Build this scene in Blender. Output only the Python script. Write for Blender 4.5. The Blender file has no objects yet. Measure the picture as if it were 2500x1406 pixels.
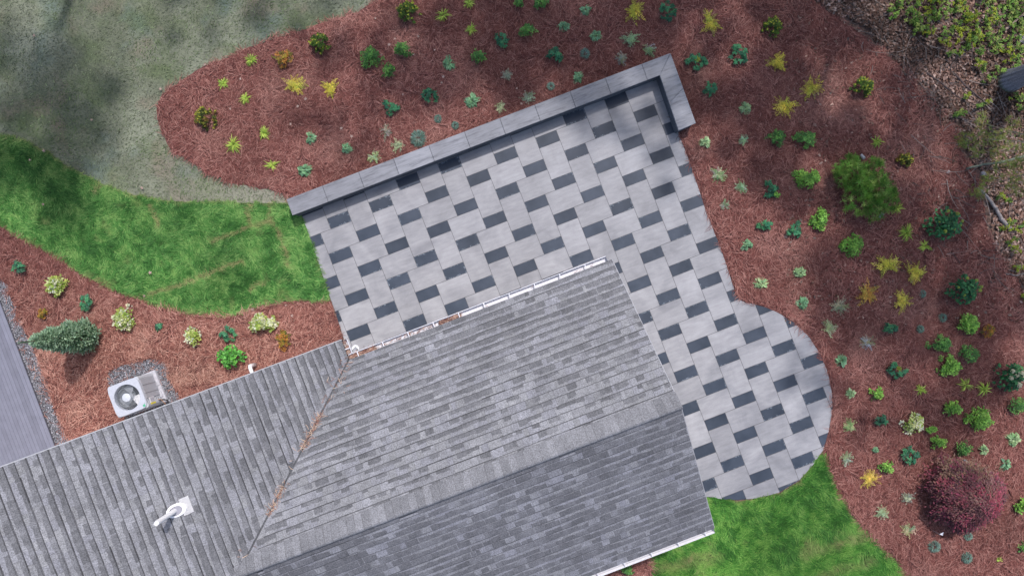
import bpy, math, random
import numpy as np
from mathutils import Vector
from mathutils.geometry import delaunay_2d_cdt

# ------------------------------------------------------------------ camera, sky, sun
SC = bpy.context.scene
COL = SC.collection
H = 18.8            # camera height above the ground, metres
S = 88.6            # photo pixels per metre at ground level
R = math.radians
cam_d = bpy.data.cameras.new("camera"); cam = bpy.data.objects.new("camera", cam_d)
COL.objects.link(cam); cam.location = (0, 0, H); cam.rotation_euler = (0, 0, 0)
cam_d.sensor_width = 36; cam_d.lens = 36 * H / (2500 / S); cam_d.clip_end = 2000; cam_d.clip_start = .1
SC.camera = cam
SUN_EL, SUN_AZ = R(58), R(19)
w = bpy.data.worlds.new("World"); SC.world = w; w.use_nodes = True
nt = w.node_tree; bg = nt.nodes['Background']
sky = nt.nodes.new('ShaderNodeTexSky'); sky.sky_type = 'NISHITA'; sky.sun_disc = False
sky.sun_elevation = SUN_EL; sky.sun_rotation = SUN_AZ; sky.air_density = 1.0; sky.dust_density = 3.0; sky.ozone_density = 1.2
nt.links.new(sky.outputs[0], bg.inputs[0]); bg.inputs[1].default_value = 0.15
sd = bpy.data.lights.new("sun", 'SUN'); so = bpy.data.objects.new("sun", sd); COL.objects.link(so)
sd.energy = 2.6; sd.angle = R(1.6); sd.color = (1.0, .945, .94)
dirv = Vector((math.sin(SUN_AZ) * math.cos(SUN_EL), math.cos(SUN_AZ) * math.cos(SUN_EL), math.sin(SUN_EL)))
so.rotation_euler = dirv.to_track_quat('Z', 'Y').to_euler(); so.location = (0, 0, 30)
SC.view_settings.view_transform = 'Standard'; SC.view_settings.look = 'None'
SC.view_settings.exposure = 0.17; SC.view_settings.gamma = 1.0

# ------------------------------------------------------------------ helpers
def W(px, py, z=0.0):
    k = (H - z) / H / S
    return ((px - 1250) * k, -(py - 703) * k, z)
def W2(px, py, z=0.0): return W(px, py, z)[:2]
HC, HS = math.cos(R(20.9)), math.sin(R(20.9))
def hp(u, v, z=0.0): return (u * HC + v * HS, u * HS - v * HC, z)     # the house's own axes
PC, PS = math.cos(R(21.11)), math.sin(R(21.11))

def vnoise(x, y, scale, seed=0):
    g = np.random.default_rng(1000 + seed).random((128, 128))
    x = np.asarray(x) / scale + 500.3; y = np.asarray(y) / scale + 500.7
    xi = np.floor(x).astype(int); yi = np.floor(y).astype(int); fx = x - xi; fy = y - yi
    fx = fx * fx * (3 - 2 * fx); fy = fy * fy * (3 - 2 * fy)
    a = g[xi % 128, yi % 128]; b = g[(xi + 1) % 128, yi % 128]; c = g[xi % 128, (yi + 1) % 128]; d = g[(xi + 1) % 128, (yi + 1) % 128]
    return (a * (1 - fx) + b * fx) * (1 - fy) + (c * (1 - fx) + d * fx) * fy

def inside(poly, x, y):
    r = np.zeros(len(x), bool); n = len(poly)
    for i in range(n):
        x1, y1 = poly[i]; x2, y2 = poly[(i + 1) % n]
        if y1 == y2: continue
        c = ((y1 > y) != (y2 > y)) & (x < (x2 - x1) * (y - y1) / (y2 - y1) + x1)
        r ^= c
    return r
def seg_dist(pts, x, y):
    d = np.full(len(x), 1e9)
    for (x1, y1), (x2, y2) in zip(pts[:-1], pts[1:]):
        dx, dy = x2 - x1, y2 - y1; L = dx * dx + dy * dy + 1e-9
        t = np.clip(((x - x1) * dx + (y - y1) * dy) / L, 0, 1)
        d = np.minimum(d, np.hypot(x - x1 - t * dx, y - y1 - t * dy))
    return d

def tag(o, label=None, cat=None, group=None, kind=None):
    if label: o['label'] = label
    if cat: o['category'] = cat
    if group: o['group'] = group
    if kind: o['kind'] = kind
    return o
def empty(name, loc=(0, 0, 0), rz=0):
    o = bpy.data.objects.new(name, None); COL.objects.link(o); o.location = loc; o.rotation_euler = (0, 0, rz); o.empty_display_size = .1
    return o
def link(name, me, mat, parent=None, loc=(0, 0, 0)):
    o = bpy.data.objects.new(name, me); COL.objects.link(o); o.location = loc
    if mat is not None:
        for m in (mat if isinstance(mat, (list, tuple)) else [mat]): me.materials.append(m)
    if parent is not None: o.parent = parent
    return o

def np_obj(name, V, F, C, mat, parent=None, loc=(0, 0, 0), smooth=False, UV=None):
    """fast mesh: V (n,3), F (m,k) one face size, C (n,3) or None"""
    V = np.asarray(V, np.float32); F = np.asarray(F, np.int32); me = bpy.data.meshes.new(name)
    me.vertices.add(len(V)); me.vertices.foreach_set('co', V.ravel())
    me.loops.add(F.size); me.loops.foreach_set('vertex_index', F.ravel())
    me.polygons.add(len(F)); me.polygons.foreach_set('loop_start', np.arange(0, F.size, F.shape[1], dtype=np.int32))
    me.update(calc_edges=True)
    if C is not None:
        a = me.color_attributes.new('Col', 'FLOAT_COLOR', 'POINT')
        a.data.foreach_set('color', np.c_[np.asarray(C, np.float32), np.ones(len(V), np.float32)].ravel())
    if smooth: me.polygons.foreach_set('use_smooth', np.ones(len(F), bool))
    me.validate()
    return link(name, me, mat, parent, loc)

class MB:
    """collects shapes and links them as one mesh object"""
    def __init__(s): s.v = []; s.f = []; s.c = []; s.col = (.5, .5, .5); s.m = []; s.mi = 0
    def add(s, vs, fs, col=None):
        b = len(s.v); s.v += [tuple(p) for p in vs]; s.f += [tuple(b + i for i in f) for f in fs]; s.m += [s.mi] * len(fs)
        if col is not None and len(col) == len(vs) and hasattr(col[0], '__len__'): s.c += [tuple(c) for c in col]
        else: s.c += [tuple(col if col is not None else s.col)] * len(vs)
    def box(s, c, hx, hy, hz, rz=0, col=None, ax=None):
        cs, sn = math.cos(rz), math.sin(rz); vs = []
        for z in (-hz, hz):
            for x, y in ((-hx, -hy), (hx, -hy), (hx, hy), (-hx, hy)):
                vs.append((c[0] + x * cs - y * sn, c[1] + x * sn + y * cs, c[2] + z))
        s.add(vs, [(3, 2, 1, 0), (4, 5, 6, 7), (0, 1, 5, 4), (1, 2, 6, 5), (2, 3, 7, 6), (3, 0, 4, 7)], col)
    def prism(s, pts, z0, z1, col=None, bevel=0.0):
        n = len(pts); a = sum(pts[i][0] * pts[(i + 1) % n][1] - pts[(i + 1) % n][0] * pts[i][1] for i in range(n))
        if a < 0: pts = pts[::-1]
        vs = [(x, y, z0) for x, y in pts]; fs = [tuple(range(n))[::-1]]
        if bevel:
            cx = sum(p[0] for p in pts) / n; cy = sum(p[1] for p in pts) / n
            vs += [(x, y, z1 - bevel) for x, y in pts]
            q = []
            for x, y in pts:
                d = math.hypot(x - cx, y - cy); k = 1 - bevel * 1.3 / d; q.append((cx + (x - cx) * k, cy + (y - cy) * k, z1))
            vs += q
            for L in (0, 1): fs += [(L * n + i, L * n + (i + 1) % n, (L + 1) * n + (i + 1) % n, (L + 1) * n + i) for i in range(n)]
            fs.append(tuple(2 * n + i for i in range(n)))
        else:
            vs += [(x, y, z1) for x, y in pts]
            fs += [(i, (i + 1) % n, n + (i + 1) % n, n + i) for i in range(n)]; fs.append(tuple(n + i for i in range(n)))
        s.add(vs, fs, col)
    def tube(s, pts, rad, n=8, col=None, cap=True):
        pts = [Vector(p) for p in pts]; rs = rad if hasattr(rad, '__len__') else [rad] * len(pts)
        vs = []; fs = []; prev = None
        for i, p in enumerate(pts):
            d = (pts[min(i + 1, len(pts) - 1)] - pts[max(i - 1, 0)]).normalized()
            if prev is None: prev = Vector((0, 0, 1)) if abs(d.z) < .9 else Vector((1, 0, 0))
            a = (prev - d * prev.dot(d)).normalized(); prev = a; b = d.cross(a)
            for k in range(n):
                t = 2 * math.pi * k / n; vs.append(p + (a * math.cos(t) + b * math.sin(t)) * rs[i])
        for i in range(len(pts) - 1):
            for k in range(n): fs.append((i * n + k, i * n + (k + 1) % n, (i + 1) * n + (k + 1) % n, (i + 1) * n + k))
        if cap: fs.append(tuple(range(n))[::-1]); fs.append(tuple((len(pts) - 1) * n + k for k in range(n)))
        s.add(vs, fs, col)
    def lathe(s, c, prof, n=32, col=None):
        vs = []; fs = []
        for r, z in prof:
            for k in range(n): t = 2 * math.pi * k / n; vs.append((c[0] + r * math.cos(t), c[1] + r * math.sin(t), c[2] + z))
        for i in range(len(prof) - 1):
            for k in range(n): fs.append((i * n + k, i * n + (k + 1) % n, (i + 1) * n + (k + 1) % n, (i + 1) * n + k))
        s.add(vs, fs, col)
    def build(s, name, mat, parent=None, smooth=False, loc=(0, 0, 0)):
        me = bpy.data.meshes.new(name)
        me.from_pydata([(x - loc[0], y - loc[1], z - loc[2]) for x, y, z in s.v], [], s.f)
        a = me.color_attributes.new('Col', 'FLOAT_COLOR', 'POINT')
        a.data.foreach_set('color', np.c_[np.array(s.c, np.float32), np.ones(len(s.v), np.float32)].ravel())
        if smooth: me.polygons.foreach_set('use_smooth', np.ones(len(me.polygons), bool))
        me.polygons.foreach_set('material_index', np.array(s.m, np.int32))
        me.update()
        return link(name, me, mat, parent, (0, 0, 0) if parent is not None else loc)

# ------------------------------------------------------------------ materials
def new_mat(name):
    m = bpy.data.materials.new(name); m.use_nodes = True; t = m.node_tree
    return m, t, t.nodes['Principled BSDF'], t.nodes['Material Output']
def N(t, ty, **kw):
    n = t.nodes.new(ty)
    for k, v in kw.items():
        if k.startswith('i_'): n.inputs[k[2:].replace('_', ' ')].default_value = v
        else: setattr(n, k, v)
    return n
def noise(t, scale, detail=4, rough=.6, vec=None, dist=0):
    n = N(t, 'ShaderNodeTexNoise'); n.inputs['Scale'].default_value = scale; n.inputs['Detail'].default_value = detail
    n.inputs['Roughness'].default_value = rough; n.inputs['Distortion'].default_value = dist
    if vec is not None: t.links.new(vec, n.inputs['Vector'])
    return n.outputs['Fac']
def geo(t, mscale=None, rot=0):
    g = N(t, 'ShaderNodeNewGeometry'); o = g.outputs['Position']
    if mscale or rot:
        r = N(t, 'ShaderNodeMapping'); r.inputs['Rotation'].default_value = (0, 0, rot); t.links.new(o, r.inputs['Vector']); o = r.outputs[0]
        if mscale:
            q = N(t, 'ShaderNodeMapping'); q.inputs['Scale'].default_value = mscale; t.links.new(o, q.inputs['Vector']); o = q.outputs[0]
    return o
def ramp(t, fac, stops):
    r = N(t, 'ShaderNodeValToRGB'); e = r.color_ramp.elements
    while len(e) < len(stops): e.new(.5)
    for i, (p, c) in enumerate(stops): e[i].position = p; e[i].color = (*c, 1) if len(c) == 3 else c
    t.links.new(fac, r.inputs[0]); return r.outputs[0]
def mix(t, fac, a, b, mode='MIX'):
    m = N(t, 'ShaderNodeMix', data_type='RGBA', blend_type=mode)
    for sck, val in ((m.inputs[0], fac), (m.inputs[6], a), (m.inputs[7], b)):
        if isinstance(val, (int, float)): sck.default_value = val
        elif isinstance(val, tuple): sck.default_value = (*val, 1)
        else: t.links.new(val, sck)
    return m.outputs[2]
def mrange(t, v, a, b, c, d):
    m = N(t, 'ShaderNodeMapRange'); t.links.new(v, m.inputs[0])
    for i, x in zip((1, 2, 3, 4), (a, b, c, d)): m.inputs[i].default_value = x
    return m.outputs[0]
def math_(t, op, a, b=None):
    m = N(t, 'ShaderNodeMath', operation=op)
    for i, v in enumerate((a, b)):
        if v is None: continue
        if isinstance(v, (int, float)): m.inputs[i].default_value = v
        else: t.links.new(v, m.inputs[i])
    return m.outputs[0]
def bump(t, h, bs, strength=.5, dist=.02):
    b = N(t, 'ShaderNodeBump'); b.inputs['Strength'].default_value = strength; b.inputs['Distance'].default_value = dist
    t.links.new(h, b.inputs['Height']); t.links.new(b.outputs[0], bs.inputs['Normal'])
def col_attr(t): return N(t, 'ShaderNodeAttribute', attribute_name='Col').outputs['Color']

def simple(name, color, rough=.5, metal=0, var=.12, scale=20):
    m, t, b, o = new_mat(name); f = noise(t, scale, vec=geo(t))
    c = mix(t, 1.0, color, ramp(t, f, [(.3, (1 - var,) * 3), (.7, (1 + var,) * 3)]), 'MULTIPLY')
    t.links.new(c, b.inputs['Base Color']); b.inputs['Roughness'].default_value = rough; b.inputs['Metallic'].default_value = metal
    return m
def attr_mat(name, rough=.6, transl=0, var=.15, scale=30, spec=.5):
    m, t, b, o = new_mat(name); f = noise(t, scale, 3, vec=geo(t))
    c = mix(t, 1.0, col_attr(t), ramp(t, f, [(.3, (1 - var,) * 3), (.7, (1 + var,) * 3)]), 'MULTIPLY')
    t.links.new(c, b.inputs['Base Color']); b.inputs['Roughness'].default_value = rough; b.inputs['Specular IOR Level'].default_value = spec
    if transl:
        tr = N(t, 'ShaderNodeBsdfTranslucent'); t.links.new(c, tr.inputs[0]); ms = N(t, 'ShaderNodeMixShader'); ms.inputs[0].default_value = transl
        t.links.new(b.outputs[0], ms.inputs[1]); t.links.new(tr.outputs[0], ms.inputs[2]); t.links.new(ms.outputs[0], o.inputs[0])
    return m
M = {}
M['leaf'] = attr_mat('leaf', .5, .22, .12, 60, .35)
M['mapleleaf'] = attr_mat('maple_leaf', .6, .05, .15, 25, .3)
M['grassblade'] = attr_mat('grass_blade', .6, .25, .1, 8, .25)
M['straw'] = attr_mat('straw_needle', .75, 0, .12, 25, .2)
M['litter'] = attr_mat('dry_leaf', .8, .1, .12, 30, .2)
M['stone'] = attr_mat('gravel_stone', .8, 0, .15, 80, .3)
M['bark'] = attr_mat('bark', .9, 0, .35, 30, .1)
M['white'] = simple('white_paint', (.78, .78, .82), .35, 0, .05)
M['pvc'] = simple('white_pvc', (.85, .85, .86), .35, 0, .03)
M['dark'] = simple('dark_rubber', (.02, .02, .025), .5)
M['siding'] = simple('siding', (.55, .55, .56), .6)

# straw base under the needles
m, t, b, o = new_mat('straw_base'); g = geo(t)
f1 = noise(t, 9, 8, .75, vec=g, dist=1.5); f2 = noise(t, .5, 3, .5, vec=g)
c = ramp(t, f1, [(.32, (.06, .022, .020)), (.5, (.15, .058, .048)), (.68, (.27, .12, .098))])
c = mix(t, mrange(t, f2, .35, .7, 0, .5), c, (.13, .048, .048))
t.links.new(c, b.inputs['Base Color']); b.inputs['Roughness'].default_value = .9; bump(t, f1, b, .7, .04); M['strawbase'] = m

m, t, b, o = new_mat('lawn_soil'); g = geo(t); f1 = noise(t, 12, 6, .7, vec=g)
t.links.new(ramp(t, f1, [(.35, (.018, .05, .012)), (.6, (.05, .12, .028)), (.8, (.11, .15, .05))]), b.inputs['Base Color']); b.inputs['Roughness'].default_value = .9; bump(t, f1, b, .6, .03); M['lawnsoil'] = m

# seeded soil: pale grey green slurry with dark specks, mossy and tan patches
m, t, b, o = new_mat('seeded_soil'); g = geo(t)
f1 = noise(t, .32, 5, .6, vec=g); f2 = noise(t, .55, 4, .6, vec=geo(t, rot=.5, mscale=(1, 1.6, 1))); f3 = noise(t, 14, 4, .7, vec=geo(t, mscale=(1, 1.8, 1), rot=.4), dist=.6); f4 = noise(t, 4.5, 6, .75, vec=g, dist=1)
c = ramp(t, f1, [(.36, (.085, .105, .06)), (.48, (.15, .165, .11)), (.64, (.26, .28, .20))])
c = mix(t, mrange(t, f2, .5, .66, 0, .55), c, (.085, .13, .038))
f5 = noise(t, .8, 3, .5, vec=geo(t, rot=1.3)); c = mix(t, mrange(t, f5, .56, .7, 0, .55), c, (.20, .15, .11))
f6 = noise(t, .6, 3, .5, vec=geo(t, rot=2.3)); c = mix(t, mrange(t, f6, .58, .72, 0, .6), c, (.11, .17, .145))
sx = N(t, 'ShaderNodeSeparateXYZ'); t.links.new(g, sx.inputs[0])
near = mrange(t, sx.outputs[0], -10.5, -7, 0, 1); near2 = mrange(t, sx.outputs[1], 5.0, 2.2, 0, 1)
c = mix(t, math_(t, 'MULTIPLY', math_(t, 'MULTIPLY', near, near2), .75), c, (.36, .345, .27))
c = mix(t, mrange(t, f3, .5, .62, 0, .45), c, (.045, .055, .045))
c = mix(t, 1.0, c, ramp(t, f4, [(.3, (.78,) * 3), (.7, (1.2,) * 3)]), 'MULTIPLY')
t.links.new(c, b.inputs['Base Color']); b.inputs['Roughness'].default_value = .95; bump(t, f3, b, .6, .03); M['seeded'] = m

m, t, b, o = new_mat('forest_floor'); g = geo(t); f1 = noise(t, 10, 8, .8, vec=g, dist=1); f2 = noise(t, .8, 4, .6, vec=g)
c = ramp(t, f1, [(.33, (.06, .036, .028)), (.5, (.19, .115, .09)), (.66, (.40, .27, .22))]); c = mix(t, mrange(t, f2, .45, .65, 0, .6), c, (.09, .062, .05))
t.links.new(c, b.inputs['Base Color']); b.inputs['Roughness'].default_value = .95; bump(t, f1, b, .8, .05); M['forest'] = m

m, t, b, o = new_mat('gravel'); v = N(t, 'ShaderNodeTexVoronoi'); v.inputs['Scale'].default_value = 38; t.links.new(geo(t), v.inputs['Vector'])
bw = N(t, 'ShaderNodeRGBToBW'); t.links.new(v.outputs['Color'], bw.inputs[0])
c = ramp(t, bw.outputs[0], [(.2, (.07, .075, .09)), (.5, (.15, .15, .17)), (.8, (.34, .34, .37))]); t.links.new(c, b.inputs['Base Color']); b.inputs['Roughness'].default_value = .85
bump(t, v.outputs['Distance'], b, .8, .02); M['gravel'] = m

# pavers
def uv_edge(t):
    u = N(t, 'ShaderNodeUVMap', uv_map='UVMap'); s = N(t, 'ShaderNodeSeparateXYZ'); t.links.new(u.outputs[0], s.inputs[0]); return s
m, t, b, o = new_mat('grey_paver'); g = geo(t); fa = noise(t, 1.1, 5, .6, vec=g, dist=.6); fb = noise(t, 2.2, 5, .65, vec=geo(t, rot=-R(20), mscale=(1, 5, 1))); fc = noise(t, 60, 2, .5, vec=g)
c = mix(t, 1.0, col_attr(t), ramp(t, fa, [(.32, (.76, .77, .79)), (.68, (1.17, 1.17, 1.17))]), 'MULTIPLY')
c = mix(t, 1.0, c, ramp(t, fb, [(.35, (.89,) * 3), (.65, (1.07,) * 3)]), 'MULTIPLY')
c = mix(t, 1.0, c, ramp(t, fc, [(.35, (.94,) * 3), (.65, (1.05,) * 3)]), 'MULTIPLY')
t.links.new(c, b.inputs['Base Color']); t.links.new(mrange(t, fa, .35, .65, .38, .7), b.inputs['Roughness']); bump(t, fc, b, .1, .004); M['greypaver'] = m
m, t, b, o = new_mat('dark_paver'); g = geo(t); fa = noise(t, 1.6, 4, .6, vec=g); fn = noise(t, 16, 5, .7, vec=g)
s = uv_edge(t)
e1 = math_(t, 'MINIMUM', s.outputs[0], math_(t, 'SUBTRACT', .6146, s.outputs[0])); e2 = math_(t, 'MINIMUM', s.outputs[1], math_(t, 'SUBTRACT', .3073, s.outputs[1])); ed = math_(t, 'MINIMUM', e1, e2)
thr = math_(t, 'MULTIPLY', math_(t, 'SUBTRACT', fn, .47), .30); fsel = noise(t, .7, 2, .5, vec=g)
k = mrange(t, math_(t, 'SUBTRACT', math_(t, 'MULTIPLY', thr, mrange(t, fsel, .44, .62, 0, 1)), ed), -.004, .006, 0, 1)
c = ramp(t, fa, [(.3, (.032, .044, .064)), (.7, (.060, .076, .104))])
c = mix(t, math_(t, 'MULTIPLY', k, .55), c, (.26, .31, .36)); c = mix(t, 1.0, c, col_attr(t), 'MULTIPLY')  # pale edge scum, with wet puddle reflections painted into its colour
t.links.new(c, b.inputs['Base Color']); b.inputs['Roughness'].default_value = .5; b.inputs['Specular IOR Level'].default_value = .3; M['darkpaver'] = m
m, t, b, o = new_mat('coping_stone'); g = geo(t); fa = noise(t, 3, 7, .75, vec=geo(t, rot=-R(21), mscale=(.6, 5, 1))); fb = noise(t, 1.2, 4, .6, vec=g)
c = mix(t, 1.0, col_attr(t), ramp(t, fa, [(.34, (.55, .56, .59)), (.47, (.95, .95, .95)), (.68, (1.2,) * 3)]), 'MULTIPLY'); c = mix(t, 1.0, c, ramp(t, fb, [(.3, (.85,) * 3), (.7, (1.15,) * 3)]), 'MULTIPLY')
t.links.new(c, b.inputs['Base Color']); b.inputs['Roughness'].default_value = .6; bump(t, fa, b, .2, .006); M['coping'] = m
m, t, b, o = new_mat('shingle'); g = geo(t); fa = noise(t, 45, 3, .8, vec=g); fb = noise(t, .9, 4, .6, vec=g); fc = noise(t, 7, 3, .6, vec=g)
c = mix(t, 1.0, col_attr(t), ramp(t, fa, [(.36, (.62,) * 3), (.5, (1,) * 3), (.66, (1.5,) * 3)]), 'MULTIPLY'); c = mix(t, 1.0, c, ramp(t, fb, [(.3, (.86,) * 3), (.7, (1.14,) * 3)]), 'MULTIPLY')
c = mix(t, 1.0, c, ramp(t, fc, [(.3, (.9,) * 3), (.7, (1.1,) * 3)]), 'MULTIPLY')
t.links.new(c, b.inputs['Base Color']); b.inputs['Roughness'].default_value = .95; b.inputs['Specular IOR Level'].default_value = .15; bump(t, fa, b, .35, .006); M['shingle'] = m
M['deck'] = attr_mat('deck_board', .6, 0, .08, 5, .3)
M['attr'] = attr_mat('painted', .45, 0, .06, 12, .5)
M['concrete'] = simple('pale_concrete', (.46, .46, .50), .85, 0, .2, 25)
M['metal'] = simple('grey_metal', (.5, .52, .56), .4, .3, .06)
M['wire'] = simple('grille_wire', (.45, .48, .52), .4, .4, .05)
M['joint'] = simple('joint_sand', (.12, .12, .13), .9)

# ------------------------------------------------------------------ outlines traced in the photo (pixels, ground level)
PATIO = [(735, 520), (752, 565), (775, 632), (800, 706), (832, 800), (850, 858), (905, 1000), (1250, 1290), (1728, 1211), (1760, 1217), (1800, 1219), (1850, 1214), (1900, 1201), (1950, 1171),
         (1984, 1133), (2008, 1098), (2022, 1050), (2031, 1000), (2030, 960), (2020, 910), (2000, 862), (1972, 820), (1938, 788), (1900, 764), (1868, 750), (1835, 741), (1811, 735), (1797, 722), (1783, 680), (1758, 604), (1740, 560), (1720, 508), (1693, 425), (1665, 350), (1652, 316), (1606, 182)]
BED_MAIN = [(1050, -500), (1010, -80), (925, 0), (880, 26), (820, 46), (740, 74), (700, 88), (650, 100), (600, 121), (560, 140), (510, 158), (470, 180), (430, 208), (395, 232), (384, 262), (388, 300), (404, 340), (430, 375), (470, 398), (510, 425), (545, 437), (560, 448), (600, 452), (660, 464), (705, 480),
            (760, 505), (1600, 180), (1660, 340), (1780, 700), (1830, 760), (1990, 860), (2015, 1000), (1995, 1085), (2012, 1100), (2020, 1130), (2032, 1178), (2060, 1226), (2078, 1258), (2110, 1290), (2140, 1322), (2172, 1350), (2200, 1385), (2216, 1406), (2260, 1500), (2300, 2100), (3400, 2100), (3100, 900), (2530, 730), (2475, 690), (2440, 620), (2410, 560),
            (2400, 500), (2385, 440), (2350, 380), (2335, 320), (2300, 270), (2250, 215), (2190, 160), (2130, 105), (2060, 55), (1990, 10), (1960, -60), (1900, -500)]
LAWN_L = [(-900, 150), (-200, 290), (0, 329), (35, 337), (70, 348), (130, 382), (170, 412), (215, 430), (260, 454), (300, 470), (345, 480), (400, 490), (470, 494), (540, 493), (600, 497), (700, 497), (745, 535), (775, 630), (806, 730), (760, 734), (720, 733), (680, 738), (650, 742), (620, 752), (590, 762), (545, 768), (490, 768),
          (450, 762), (400, 750), (350, 734), (300, 716), (262, 702), (220, 680), (180, 655), (140, 628), (100, 606), (60, 584), (20, 562), (0, 554), (-200, 480), (-900, 400)]
LAWN_R = [(2004, 1096), (2012, 1112), (2018, 1140), (2030, 1178), (2058, 1228), (2076, 1260), (2108, 1293), (2138, 1324), (2170, 1352), (2197, 1387), (2213, 1406), (2260, 1520), (2300, 2200), (1560, 2200), (1590, 1406), (1585, 1330), (1560, 1200), (1700, 1190), (1800, 1225), (1900, 1205), (1950, 1176)]
BED_L = [(-900, 420), (-200, 500), (0, 556), (60, 586), (140, 630), (220, 682), (300, 718), (400, 752), (490, 770), (590, 764), (650, 744), (720, 735), (806, 732), (860, 900), (900, 1010), (500, 1250), (150, 1110), (128, 1050), (95, 960), (40, 820), (0, 690), (-40, 600), (-900, 600)]
BED_S = [(1400, 1330), (1580, 1330), (1592, 1406), (1570, 1900), (1300, 1900)]
GRAV_STRIP = [(-60, 560), (-20, 650), (14, 690), (40, 765), (76, 840), (114, 930), (132, 1000), (152, 1040), (172, 1085), (190, 1200), (60, 1200), (-100, 800)]
GRAV_AC = [(262, 930), (268, 908), (300, 892), (338, 882), (372, 876), (402, 884), (414, 905), (410, 925), (425, 945), (440, 975), (470, 1060), (330, 1070)]
SOIL = [(-1500, -1200), (1100, -1200), (1070, -300), (960, -20), (900, 60), (700, 140), (500, 200), (410, 290), (460, 380), (600, 430), (760, 500), (700, 540), (300, 560), (-400, 500), (-1500, 500)]
def wp(poly): return [W2(*p) for p in poly]
def smooth_poly(pts, lo, hi):
    """wiggle a traced edge a little between its points"""
    out = []; rr = random.Random(4)
    for i, p in enumerate(pts):
        q = pts[(i + 1) % len(pts)]; out.append(p); L = math.hypot(q[0] - p[0], q[1] - p[1])
        if L < 2.0:
            n = int(L / .12)
            for k in range(1, n): f = k / n; out.append((p[0] + (q[0] - p[0]) * f + rr.uniform(lo, hi), p[1] + (q[1] - p[1]) * f + rr.uniform(lo, hi)))
    return out
def sheet(name, pts, z, mat, kind='structure'):
    n = len(pts); v, e, f, _, _, _ = delaunay_2d_cdt([Vector(p) for p in pts], [], [list(range(n))], 1, 1e-5)
    me = bpy.data.meshes.new(name); me.from_pydata([(p.x, p.y, z) for p in v], [], [tuple(q) for q in f]); me.update()
    for p in me.polygons:
        if p.normal.z < 0: p.flip()
    o = link(name, me, mat); o['kind'] = kind; return o
# ------------------------------------------------------------------ ground and paved setting
sheet('ground', [(-300, -300), (300, -300), (300, 300), (-300, 300)], 0.0, M['forest'])
sheet('seeded_soil', smooth_poly(wp(SOIL), -.03, .03), .004, M['seeded'])
sheet('straw_bed', smooth_poly(wp(BED_MAIN), -.04, .04), .012, M['strawbase'])
sheet('lawn_soil', smooth_poly(wp(LAWN_L), -.012, .012), .016, M['lawnsoil'])
sheet('lawn_soil', smooth_poly(wp(LAWN_R), -.012, .012), .016, M['lawnsoil'])
sheet('straw_bed', smooth_poly(wp(BED_L), -.03, .03), .012, M['strawbase'])
sheet('straw_bed', smooth_poly(wp(BED_S), -.02, .02), .020, M['strawbase'])
sheet('gravel_strip', smooth_poly(wp(GRAV_STRIP), -.05, .05), .024, M['gravel'])
sheet('gravel_strip', smooth_poly(wp(GRAV_AC), -.05, .05), .024, M['gravel'])

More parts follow.
